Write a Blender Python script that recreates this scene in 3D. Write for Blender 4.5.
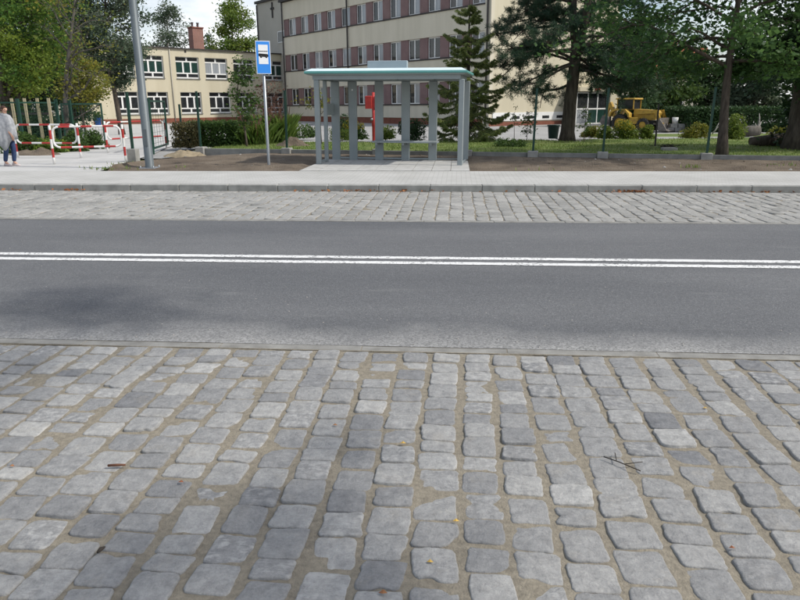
import bpy, math, random
import numpy as np
from mathutils import Vector, Matrix, noise as mn

random.seed(7); rng = np.random.default_rng(7)
S = bpy.context.scene
for o in list(bpy.data.objects): bpy.data.objects.remove(o)
COL = S.collection
R = math.radians

# ------------------------------------------------------------------ camera
F = 690.0; CAMZ = 1.6; PITCH = R(15.78); YAW = R(4.7); ROLL = R(0.4)
_f = np.array([-math.sin(YAW)*math.cos(PITCH), math.cos(YAW)*math.cos(PITCH), -math.sin(PITCH)])
_r0 = np.array([math.cos(YAW), math.sin(YAW), 0.0]); _u0 = np.cross(_r0, _f)
_r = _r0*math.cos(ROLL)-_u0*math.sin(ROLL); _u = _r0*math.sin(ROLL)+_u0*math.cos(ROLL)
_C = np.array([0, 0, CAMZ])
cd = bpy.data.cameras.new('camera'); cam = bpy.data.objects.new('camera', cd); COL.objects.link(cam)
cd.sensor_width = 36; cd.lens = F/800*36; cd.clip_start = 0.05; cd.clip_end = 3000
cam.matrix_world = Matrix(((_r[0], _u[0], -_f[0], 0), (_r[1], _u[1], -_f[1], 0), (_r[2], _u[2], -_f[2], CAMZ), (0, 0, 0, 1)))
S.camera = cam
S.render.resolution_x = 1024; S.render.resolution_y = 768

def ray(x, y): return _f+_r*(x-400)/F+_u*(300-y)/F
def G(x, y, z=0.12):
    d = ray(x, y); p = _C+d*(z-CAMZ)/d[2]; return Vector(p)
def AT(x, y, Y):
    d = ray(x, y); return Vector(_C+d*(Y/d[1]))
def PROJ(p):
    v = np.array(p)-_C; zc = v@_f
    return 400+F*(v@_r)/zc, 300-F*(v@_u)/zc, zc
def ZC(x, zc):          # point on the ground plan at camera depth zc below pixel column x (near the horizon)
    d = ray(x, 105); p = _C+d*zc; return Vector((p[0], p[1], 0))

# ------------------------------------------------------------------ light
SUN_AZ = R(-8)          # direction towards the sun, from +X turning to +Y
SUN_EL = R(48)
w = bpy.data.worlds.new("World"); S.world = w; w.use_nodes = True
nt = w.node_tree; nt.nodes.clear()
def N(nt, t, **k):
    n = nt.nodes.new(t)
    for a, b in k.items(): setattr(n, a, b)
    return n
sky = N(nt, 'ShaderNodeTexSky', sky_type='NISHITA'); sky.sun_disc = False
sky.sun_elevation = SUN_EL; sky.sun_rotation = math.pi/2-SUN_AZ
sky.dust_density = 2.0; sky.air_density = 1.0; sky.ozone_density = 1.0
tc = N(nt, 'ShaderNodeTexCoord'); mp = N(nt, 'ShaderNodeMapping'); mp.inputs['Scale'].default_value = (1, 1, 2.6)
nz = N(nt, 'ShaderNodeTexNoise'); nz.inputs['Scale'].default_value = 2.6; nz.inputs['Detail'].default_value = 9; nz.inputs['Roughness'].default_value = .58
rp = N(nt, 'ShaderNodeValToRGB'); rp.color_ramp.elements[0].position = .44; rp.color_ramp.elements[1].position = .64
n2 = N(nt, 'ShaderNodeTexNoise'); n2.inputs['Scale'].default_value = 6; n2.inputs['Detail'].default_value = 6
r2 = N(nt, 'ShaderNodeValToRGB'); r2.color_ramp.elements[0].position = .3; r2.color_ramp.elements[1].position = .7
r2.color_ramp.elements[0].color = (6.2, 6.5, 6.9, 1); r2.color_ramp.elements[1].color = (8.6, 8.7, 8.7, 1)
mx = N(nt, 'ShaderNodeMixRGB'); bg = N(nt, 'ShaderNodeBackground'); bg.inputs['Strength'].default_value = .11
wo = N(nt, 'ShaderNodeOutputWorld')
L = nt.links.new
L(tc.outputs['Generated'], mp.inputs['Vector']); L(mp.outputs[0], nz.inputs['Vector']); L(mp.outputs[0], n2.inputs['Vector'])
L(nz.outputs['Fac'], rp.inputs[0]); L(n2.outputs['Fac'], r2.inputs[0])
L(rp.outputs[0], mx.inputs[0]); L(sky.outputs[0], mx.inputs[1]); L(r2.outputs[0], mx.inputs[2]); L(mx.outputs[0], bg.inputs[0]); L(bg.outputs[0], wo.inputs[0])
sl = bpy.data.lights.new('sun', 'SUN'); sl.energy = 2.5; sl.angle = R(1.6); sl.color = (1, .955, .88)
so = bpy.data.objects.new('sun', sl); COL.objects.link(so)
so.rotation_euler = Vector((-math.cos(SUN_AZ)*math.cos(SUN_EL), -math.sin(SUN_AZ)*math.cos(SUN_EL), -math.sin(SUN_EL))).to_track_quat('-Z', 'Y').to_euler()
so.location = (30, 5, 40)
S.view_settings.view_transform = 'Standard'; S.view_settings.look = 'None'; S.view_settings.gamma = 1
S.view_settings.exposure = 0.5; S.view_settings.use_curve_mapping = False

# ------------------------------------------------------------------ materials
MATS = {}
def base_mat(name):
    m = bpy.data.materials.new(name); m.use_nodes = True; MATS[name] = m
    t = m.node_tree; b = t.nodes['Principled BSDF']
    return m, t, b
def M(name, c, c2=None, rough=.8, scale=4., detail=6, bump=.15, bscale=60., bdist=.01, spec=.3, metal=0., lo=.35, hi=.65, stretch=None, attr=False):
    m, t, b = base_mat(name); l = t.links.new
    c2 = c2 or tuple(x*.8 for x in c)
    tc = N(t, 'ShaderNodeTexCoord'); mp = N(t, 'ShaderNodeMapping'); l(tc.outputs['Object'], mp.inputs[0])
    if stretch: mp.inputs['Scale'].default_value = stretch
    n = N(t, 'ShaderNodeTexNoise'); n.inputs['Scale'].default_value = scale; n.inputs['Detail'].default_value = detail; l(mp.outputs[0], n.inputs['Vector'])
    r = N(t, 'ShaderNodeValToRGB'); r.color_ramp.elements[0].position = lo; r.color_ramp.elements[1].position = hi
    r.color_ramp.elements[0].color = (*c, 1); r.color_ramp.elements[1].color = (*c2, 1)
    l(n.outputs['Fac'], r.inputs[0]); l(r.outputs[0], b.inputs['Base Color'])
    b.inputs['Roughness'].default_value = rough; b.inputs['Specular IOR Level'].default_value = spec; b.inputs['Metallic'].default_value = metal
    if bump:
        n3 = N(t, 'ShaderNodeTexNoise'); n3.inputs['Scale'].default_value = bscale; n3.inputs['Detail'].default_value = 5; l(mp.outputs[0], n3.inputs['Vector'])
        bp = N(t, 'ShaderNodeBump'); bp.inputs['Strength'].default_value = bump; bp.inputs['Distance'].default_value = bdist
        l(n3.outputs['Fac'], bp.inputs['Height']); l(bp.outputs[0], b.inputs['Normal'])
    return m
def leafmat(name, c, c2, trans=.35, rough=.55):
    m, t, b = base_mat(name); l = t.links.new
    at = N(t, 'ShaderNodeAttribute'); at.attribute_name = 'tone'
    r = N(t, 'ShaderNodeValToRGB'); r.color_ramp.elements[0].color = (*c, 1); r.color_ramp.elements[1].color = (*c2, 1)
    l(at.outputs['Fac'], r.inputs[0]); l(r.outputs[0], b.inputs['Base Color'])
    b.inputs['Roughness'].default_value = rough; b.inputs['Specular IOR Level'].default_value = .25
    tr = N(t, 'ShaderNodeBsdfTranslucent'); br = N(t, 'ShaderNodeHueSaturation'); br.inputs['Value'].default_value = 1.5; br.inputs['Hue'].default_value = .48
    l(r.outputs[0], br.inputs['Color']); l(br.outputs[0], tr.inputs['Color'])
    mx = N(t, 'ShaderNodeMixShader'); mx.inputs[0].default_value = trans
    l(b.outputs[0], mx.inputs[1]); l(tr.outputs[0], mx.inputs[2]); l(mx.outputs[0], t.nodes['Material Output'].inputs['Surface'])
    return m
def asphalt():
    m, t, b = base_mat('asphalt'); l = t.links.new
    tc = N(t, 'ShaderNodeTexCoord')
    a = N(t, 'ShaderNodeTexNoise'); a.inputs['Scale'].default_value = .55; a.inputs['Detail'].default_value = 5
    mp = N(t, 'ShaderNodeMapping'); mp.inputs['Scale'].default_value = (.35, 1.6, 1); l(tc.outputs['Object'], mp.inputs[0]); l(mp.outputs[0], a.inputs['Vector'])
    r = N(t, 'ShaderNodeValToRGB'); r.color_ramp.elements[0].position = .3; r.color_ramp.elements[1].position = .72
    r.color_ramp.elements[0].color = (.098, .101, .106, 1); r.color_ramp.elements[1].color = (.142, .144, .147, 1); l(a.outputs['Fac'], r.inputs[0])
    v = N(t, 'ShaderNodeTexVoronoi'); v.inputs['Scale'].default_value = 120; l(tc.outputs['Object'], v.inputs['Vector'])
    hs = N(t, 'ShaderNodeSeparateColor'); l(v.outputs['Color'], hs.inputs[0])
    r2 = N(t, 'ShaderNodeValToRGB'); r2.color_ramp.elements[0].color = (.72, .72, .72, 1); r2.color_ramp.elements[1].color = (1.12, 1.12, 1.12, 1)
    e = r2.color_ramp.elements.new(.93); e.color = (1.15, 1.15, 1.15, 1); r2.color_ramp.elements[2].color = (1.6, 1.6, 1.57, 1); l(hs.outputs[0], r2.inputs[0])
    mu = N(t, 'ShaderNodeMixRGB', blend_type='MULTIPLY'); mu.inputs[0].default_value = 1; l(r.outputs[0], mu.inputs[1]); l(r2.outputs[0], mu.inputs[2])
    # dust that has gathered on the carriageway along its near edge
    sp = N(t, 'ShaderNodeSeparateXYZ'); l(tc.outputs['Object'], sp.inputs[0])
    n5 = N(t, 'ShaderNodeTexNoise'); n5.inputs['Scale'].default_value = 1.1; n5.inputs['Detail'].default_value = 7; l(tc.outputs['Object'], n5.inputs['Vector'])
    ad = N(t, 'ShaderNodeMath', operation='MULTIPLY_ADD'); ad.inputs[1].default_value = 1.0; l(n5.outputs['Fac'], ad.inputs[0]); l(sp.outputs['Y'], ad.inputs[2])
    mr = N(t, 'ShaderNodeMapRange'); mr.inputs['From Min'].default_value = 4.9; mr.inputs['From Max'].default_value = 5.45; mr.inputs['To Min'].default_value = .8; mr.inputs['To Max'].default_value = 0; l(ad.outputs[0], mr.inputs['Value'])
    v2 = N(t, 'ShaderNodeTexVoronoi'); v2.inputs['Scale'].default_value = 75; l(tc.outputs['Object'], v2.inputs['Vector'])
    h2 = N(t, 'ShaderNodeSeparateColor'); l(v2.outputs['Color'], h2.inputs[0])
    r5 = N(t, 'ShaderNodeValToRGB'); r5.color_ramp.elements[0].color = (.17, .168, .16, 1); r5.color_ramp.elements[1].color = (.40, .395, .38, 1); l(h2.outputs[1], r5.inputs[0])
    m2 = N(t, 'ShaderNodeMixRGB'); l(mr.outputs[0], m2.inputs[0]); l(mu.outputs[0], m2.inputs[1]); l(r5.outputs[0], m2.inputs[2])
    # faint pale scuffs
    s1 = N(t, 'ShaderNodeTexNoise'); s1.inputs['Scale'].default_value = 3.3; s1.inputs['Detail'].default_value = 9; s1.inputs['Roughness'].default_value = .7; l(mp.outputs[0], s1.inputs['Vector'])
    r6 = N(t, 'ShaderNodeValToRGB'); r6.color_ramp.elements[0].position = .58; r6.color_ramp.elements[1].position = .8; r6.color_ramp.elements[1].color = (.35, .35, .35, 1); l(s1.outputs['Fac'], r6.inputs[0])
    m3 = N(t, 'ShaderNodeMixRGB'); m3.inputs[2].default_value = (.27, .27, .26, 1); l(r6.outputs[0], m3.inputs[0]); l(m2.outputs[0], m3.inputs[1])
    l(m3.outputs[0], b.inputs['Base Color']); b.inputs['Roughness'].default_value = .82; b.inputs['Specular IOR Level'].default_value = .35
    bp = N(t, 'ShaderNodeBump'); bp.inputs['Strength'].default_value = .5; bp.inputs['Distance'].default_value = .004; l(v.outputs['Distance'], bp.inputs['Height']); l(bp.outputs[0], b.inputs['Normal'])
    return m
def settmat(name, dark, light):
    m, t, b = base_mat(name); l = t.links.new
    at = N(t, 'ShaderNodeAttribute'); at.attribute_name = 'tone'
    r = N(t, 'ShaderNodeValToRGB'); r.color_ramp.elements[0].color = (*dark, 1); r.color_ramp.elements[1].color = (*light, 1); l(at.outputs['Fac'], r.inputs[0])
    tc = N(t, 'ShaderNodeTexCoord')
    n = N(t, 'ShaderNodeTexNoise'); n.inputs['Scale'].default_value = 17; n.inputs['Detail'].default_value = 14; n.inputs['Roughness'].default_value = .84; l(tc.outputs['Object'], n.inputs['Vector'])
    r2 = N(t, 'ShaderNodeValToRGB'); r2.color_ramp.elements[0].position = .28; r2.color_ramp.elements[1].position = .74
    r2.color_ramp.elements[0].color = (.50, .50, .51, 1); r2.color_ramp.elements[1].color = (1.52, 1.52, 1.50, 1); l(n.outputs['Fac'], r2.inputs[0])
    mu = N(t, 'ShaderNodeMixRGB', blend_type='MULTIPLY'); mu.inputs[0].default_value = 1; l(r.outputs[0], mu.inputs[1]); l(r2.outputs[0], mu.inputs[2])
    # pale scratches and worn patches, strong on some stones only
    at2 = N(t, 'ShaderNodeAttribute'); at2.attribute_name = 'wear'
    mp = N(t, 'ShaderNodeMapping'); mp.inputs['Scale'].default_value = (9, 60, 5); mp.inputs['Rotation'].default_value = (0, 0, .12); l(tc.outputs['Object'], mp.inputs[0])
    s = N(t, 'ShaderNodeTexNoise'); s.inputs['Scale'].default_value = 2.2; s.inputs['Detail'].default_value = 4; l(mp.outputs[0], s.inputs['Vector'])
    n4 = N(t, 'ShaderNodeTexNoise'); n4.inputs['Scale'].default_value = 26; n4.inputs['Detail'].default_value = 8; l(tc.outputs['Object'], n4.inputs['Vector'])
    ma = N(t, 'ShaderNodeMixRGB'); ma.inputs[0].default_value = .68; l(s.outputs['Fac'], ma.inputs[1]); l(n4.outputs['Fac'], ma.inputs[2])
    r3 = N(t, 'ShaderNodeValToRGB'); r3.color_ramp.elements[0].position = .49; r3.color_ramp.elements[1].position = .62; l(ma.outputs[0], r3.inputs[0])
    mm = N(t, 'ShaderNodeMath', operation='MULTIPLY'); l(r3.outputs[0], mm.inputs[0]); l(at2.outputs['Fac'], mm.inputs[1])
    m2 = N(t, 'ShaderNodeMixRGB'); m2.inputs[2].default_value = (.44, .435, .42, 1); l(mm.outputs[0], m2.inputs[0]); l(mu.outputs[0], m2.inputs[1])
    # sand dust left in the hollows
    n6 = N(t, 'ShaderNodeTexNoise'); n6.inputs['Scale'].default_value = 5; n6.inputs['Detail'].default_value = 9; n6.inputs['Roughness'].default_value = .7; l(tc.outputs['Object'], n6.inputs['Vector'])
    r7 = N(t, 'ShaderNodeValToRGB'); r7.color_ramp.elements[0].position = .56; r7.color_ramp.elements[1].position = .8; r7.color_ramp.elements[1].color = (.4, .4, .4, 1); l(n6.outputs['Fac'], r7.inputs[0])
    m4 = N(t, 'ShaderNodeMixRGB'); m4.inputs[2].default_value = (.33, .29, .22, 1); l(r7.outputs[0], m4.inputs[0]); l(m2.outputs[0], m4.inputs[1])
    l(m4.outputs[0], b.inputs['Base Color']); b.inputs['Roughness'].default_value = .62; b.inputs['Specular IOR Level'].default_value = .4
    bp = N(t, 'ShaderNodeBump'); bp.inputs['Strength'].default_value = .9; bp.inputs['Distance'].default_value = .009
    n8 = N(t, 'ShaderNodeTexNoise'); n8.inputs['Scale'].default_value = 60; n8.inputs['Detail'].default_value = 8; n8.inputs['Roughness'].default_value = .7; l(tc.outputs['Object'], n8.inputs['Vector'])
    l(n8.outputs['Fac'], bp.inputs['Height']); l(bp.outputs[0], b.inputs['Normal'])
    return m
def pavermat(name, c, c2, jc, bw=.2, rh=.1, ms=.006, rot=0.):
    m, t, b = base_mat(name); l = t.links.new
    tc = N(t, 'ShaderNodeTexCoord'); mp = N(t, 'ShaderNodeMapping'); mp.inputs['Rotation'].default_value = (0, 0, rot); l(tc.outputs['Object'], mp.inputs[0])
    k = N(t, 'ShaderNodeTexBrick'); k.inputs['Scale'].default_value = 1; k.inputs['Brick Width'].default_value = bw; k.inputs['Row Height'].default_value = rh; k.inputs['Mortar Size'].default_value = ms
    k.inputs['Color1'].default_value = (*c, 1); k.inputs['Color2'].default_value = (*c2, 1); k.inputs['Mortar'].default_value = (*jc, 1); l(mp.outputs[0], k.inputs['Vector'])
    n = N(t, 'ShaderNodeTexNoise'); n.inputs['Scale'].default_value = .8; n.inputs['Detail'].default_value = 8; n.inputs['Roughness'].default_value = .62; l(tc.outputs['Object'], n.inputs['Vector'])
    r = N(t, 'ShaderNodeValToRGB'); r.color_ramp.elements[0].position = .3; r.color_ramp.elements[1].position = .7; r.color_ramp.elements[0].color = (.84, .84, .83, 1); r.color_ramp.elements[1].color = (1.08, 1.08, 1.08, 1); l(n.outputs['Fac'], r.inputs[0])
    mu = N(t, 'ShaderNodeMixRGB', blend_type='MULTIPLY'); mu.inputs[0].default_value = 1; l(k.outputs['Color'], mu.inputs[1]); l(r.outputs[0], mu.inputs[2]); l(mu.outputs[0], b.inputs['Base Color'])
    b.inputs['Roughness'].default_value = .85
    bp = N(t, 'ShaderNodeBump'); bp.inputs['Strength'].default_value = .4; bp.inputs['Distance'].default_value = .004; bp.invert = True; l(k.outputs['Fac'], bp.inputs['Height']); l(bp.outputs[0], b.inputs['Normal'])
    return m
def paintline():
    m, t, b = base_mat('line_paint'); l = t.links.new
    tc = N(t, 'ShaderNodeTexCoord'); v = N(t, 'ShaderNodeTexVoronoi'); v.inputs['Scale'].default_value = 55; l(tc.outputs['Object'], v.inputs['Vector'])
    n = N(t, 'ShaderNodeTexNoise'); n.inputs['Scale'].default_value = 2; n.inputs['Detail'].default_value = 6; l(tc.outputs['Object'], n.inputs['Vector'])
    hs = N(t, 'ShaderNodeSeparateColor'); l(v.outputs['Color'], hs.inputs[0])
    ad = N(t, 'ShaderNodeMath', operation='MULTIPLY_ADD'); ad.inputs[1].default_value = .8; l(n.outputs['Fac'], ad.inputs[0]); l(hs.outputs[0], ad.inputs[2])
    r = N(t, 'ShaderNodeValToRGB'); r.color_ramp.elements[0].position = .40; r.color_ramp.elements[1].position = .58
    r.color_ramp.elements[0].color = (.17, .17, .17, 1); r.color_ramp.elements[1].color = (.66, .66, .645, 1); l(ad.outputs[0], r.inputs[0]); l(r.outputs[0], b.inputs['Base Color'])
    b.inputs['Roughness'].default_value = .7
    bp = N(t, 'ShaderNodeBump'); bp.inputs['Strength'].default_value = .5; bp.inputs['Distance'].default_value = .004; l(v.outputs['Distance'], bp.inputs['Height']); l(bp.outputs[0], b.inputs['Normal'])
asphalt(); paintline()
settmat('sett', (.170, .172, .176), (.355, .350, .335)); settmat('far_sett', (.23, .226, .212), (.36, .352, .33))
pavermat('sidewalk_paving', (.455, .45, .43), (.42, .415, .395), (.29, .285, .265))
pavermat('yard_paving', (.34, .335, .325), (.30, .295, .285), (.22, .22, .21), bw=.4, rh=.2, ms=.01)
pavermat('drive_paving', (.47, .465, .45), (.45, .445, .43), (.36, .355, .34), bw=1.5, rh=1.0, ms=.012, rot=.1)
M('sand', (.27, .24, .185), (.175, .155, .12), scale=40, detail=9, lo=.3, hi=.7, bump=.8, bscale=120, bdist=.007, rough=.95)
M('edging', (.27, .265, .245), (.185, .18, .165), scale=7, bump=.3, bscale=90, rough=.85)
M('pad_slab', (.44, .435, .415), (.36, .355, .335), scale=4, bump=.2, rough=.9)
M('kerb', (.32, .32, .30), (.23, .23, .215), scale=5, bump=.25, rough=.85)
M('earth', (.10, .078, .058), (.185, .150, .112), scale=1.6, detail=9, bump=1., bscale=28, bdist=.05, rough=1, lo=.3, hi=.7)
M('pale_sand', (.33, .27, .18), (.22, .18, .12), scale=6, bump=.8, bscale=40, bdist=.03, rough=1)
M('turf', (.085, .135, .025), (.16, .19, .055), scale=1.2, detail=9, bump=.8, bscale=60, bdist=.03, rough=.95)
M('ground', (.10, .105, .045), (.07, .085, .03), scale=.5, bump=.3, rough=1)
M('concrete', (.34, .335, .31), (.25, .245, .23), scale=5, bump=.3, bscale=80, rough=.9)
M('dark_concrete', (.24, .24, .225), (.18, .18, .17), scale=5, bump=.3, bscale=80, rough=.9)
M('fence_green', (.010, .045, .030), (.014, .055, .038), rough=.45, bump=0, spec=.4)
M('galvanised', (.33, .35, .37), (.27, .29, .31), rough=.42, scale=3, stretch=(1, 1, .3), bump=.05, metal=.6)
M('lamp_steel', (.13, .15, .16), (.10, .12, .13), rough=.5, scale=3, stretch=(1, 1, .3), bump=.04, metal=.15, spec=.4)
M('shelter_grey', (.285, .32, .325), (.25, .285, .29), rough=.5, scale=2, bump=.03, spec=.4)
M('shelter_roof_sky', (.62, .72, .74), (.56, .67, .70), rough=.35, scale=2, bump=.02, spec=.5)  # sky reflection on the roof edge, put into the colour as blue-white
M('teal', (.10, .29, .27), (.11, .31, .29), rough=.4, bump=0)
M('shelter_box', (.33, .39, .42), (.30, .36, .39), rough=.5, bump=0)
M('bench_grey', (.30, .33, .33), (.24, .27, .27), rough=.5, bump=0)
M('sign_blue', (.025, .23, .72), (.03, .25, .75), rough=.35, bump=0, spec=.5)
M('sign_white', (.80, .81, .82), (.76, .77, .78), rough=.35, bump=0, spec=.5)
M('sign_black', (.012, .012, .013), (.02, .02, .02), rough=.4, bump=0)
M('red_paint', (.44, .045, .04), (.36, .035, .032), rough=.45, scale=8, bump=.05)
M('barrier_white', (.76, .75, .73), (.68, .67, .64), rough=.45, scale=9, bump=.05)
M('cream_render', (.64, .59, .475), (.575, .53, .42), stretch=(1.5, 1.5, .22), scale=.9, detail=9, bump=.12, bscale=40, rough=.95)
M('yellow_render', (.58, .53, .40), (.525, .475, .35), stretch=(1.5, 1.5, .22), scale=.8, detail=9, bump=.1, bscale=40, rough=.95)
M('grey_render', (.46, .435, .375), (.42, .395, .335), scale=.5, detail=9, bump=.12, rough=.95)
M('maroon_panel', (.225, .145, .138), (.19, .12, .115), scale=1.2, bump=.05, rough=.7)
M('dark_trim', (.06, .055, .05), (.045, .04, .038), rough=.7, bump=0)
M('window_white', (.78, .78, .76), (.72, .72, .70), rough=.4, bump=0)
M('pane_dark', (.018, .02, .022), (.03, .032, .034), rough=.06, bump=0, spec=.6)
M('pane_curtain', (.34, .36, .38), (.24, .26, .28), rough=.12, bump=0, spec=.6, scale=3, stretch=(6, 6, .2))
M('pane_green', (.02, .055, .045), (.015, .04, .033), rough=.1, bump=0, spec=.6)
M('brick_base', (.22, .085, .055), (.17, .065, .045), scale=3, bump=.2, rough=.9)
def brickmat():
    m = pavermat('chimney_brick', (.30, .10, .07), (.24, .08, .06), (.32, .27, .23), bw=.25, rh=.075, ms=.012)
    t = m.node_tree
    mp = [n for n in t.nodes if n.type == 'MAPPING'][0]; mp.inputs['Rotation'].default_value = (R(90), 0, 0)
brickmat()
M('red_roof', (.42, .13, .07), (.34, .10, .06), scale=3, bump=.3, bscale=12, bdist=.05, rough=.85)
M('pink_roof', (.42, .20, .17), (.36, .17, .15), scale=3, bump=.3, bscale=12, bdist=.05, rough=.85)
M('roofing', (.10, .10, .10), (.14, .135, .13), scale=2, bump=.1, rough=.9)
M('bark', (.055, .043, .034), (.11, .09, .072), scale=9, stretch=(1.4, 1.4, .25), bump=.9, bscale=16, bdist=.04, rough=.95)
M('grey_bark', (.075, .067, .058), (.13, .12, .105), scale=9, stretch=(1.4, 1.4, .25), bump=.6, bscale=16, bdist=.02, rough=.95)
M('pale_bark', (.42, .40, .37), (.22, .20, .18), scale=14, bump=.4, rough=.9)
M('pale_timber', (.50, .43, .27), (.42, .36, .22), scale=8, stretch=(3, 3, .3), bump=.15, rough=.8)
M('machine_yellow', (.46, .29, .045), (.24, .15, .04), scale=5, lo=.45, hi=.8, bump=.05, rough=.5)
M('machine_dark', (.03, .03, .03), (.05, .048, .045), scale=6, bump=.1, rough=.7)
M('tyre', (.022, .022, .022), (.05, .047, .042), scale=5, bump=.3, rough=.9)
M('bucket_steel', (.15, .135, .12), (.22, .20, .18), scale=6, bump=.2, rough=.7, metal=.3)
M('blue_plastic', (.02, .09, .32), (.025, .10, .35), rough=.4, bump=0)
M('dark_green_plastic', (.02, .05, .04), (.025, .06, .05), rough=.5, bump=0)
M('skin', (.52, .31, .22), (.48, .28, .20), rough=.55, bump=0)
M('lip', (.36, .16, .13), (.33, .14, .12), bump=0)
M('hair', (.075, .035, .02), (.05, .024, .014), rough=.5, scale=40, stretch=(1, 1, .2), bump=.4, bscale=120)
M('poncho', (.40, .41, .425), (.27, .28, .295), rough=.95, scale=14, bump=.5, bscale=160)
M('denim', (.022, .040, .10), (.035, .058, .13), rough=.9, scale=9, bump=.3, bscale=200)
M('shoe', (.55, .48, .47), (.45, .39, .38), rough=.7, bump=.1)
M('dead_leaf', (.22, .075, .035), (.30, .15, .06), rough=.8, scale=30, bump=0)
M('yellow_leaf', (.55, .36, .08), (.42, .26, .06), rough=.7, scale=30, bump=0)
M('stick_bark', (.17, .075, .045), (.11, .055, .035), rough=.9, scale=40, bump=.4)
M('dark_stick', (.035, .03, .026), (.06, .05, .04), rough=.9, scale=40, bump=.3)
M('stone_bit', (.33, .32, .30), (.22, .21, .20), rough=.9, scale=5, bump=.4)
leafmat('leaf_green', (.030, .062, .016), (.085, .15, .035))
leafmat('leaf_oak', (.030, .075, .025), (.085, .17, .045), trans=.4)
leafmat('leaf_dark', (.018, .044, .017), (.045, .085, .03), trans=.25)
leafmat('leaf_yellow', (.08, .12, .022), (.23, .215, .032))
leafmat('leaf_robinia', (.055, .13, .025), (.19, .26, .04), trans=.42)
leafmat('leaf_grey', (.045, .075, .045), (.11, .145, .09), trans=.3)
leafmat('leaf_lime', (.07, .13, .02), (.17, .22, .04))
leafmat('leaf_brown', (.05, .055, .022), (.13, .11, .045))
leafmat('leaf_red', (.10, .055, .04), (.19, .11, .075))
leafmat('pine_needle', (.024, .055, .032), (.06, .105, .055), trans=.15)
leafmat('spruce_needle', (.075, .125, .05), (.36, .39, .12), trans=.3)
leafmat('hedge_leaf', (.018, .046, .016), (.05, .10, .03), trans=.2)
leafmat('grass', (.07, .135, .02), (.20, .25, .07), trans=.3)
leafmat('dry_twig', (.10, .085, .07), (.18, .155, .13), trans=0)
leafmat('yellow_flower', (.20, .22, .02), (.55, .42, .03))

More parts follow.
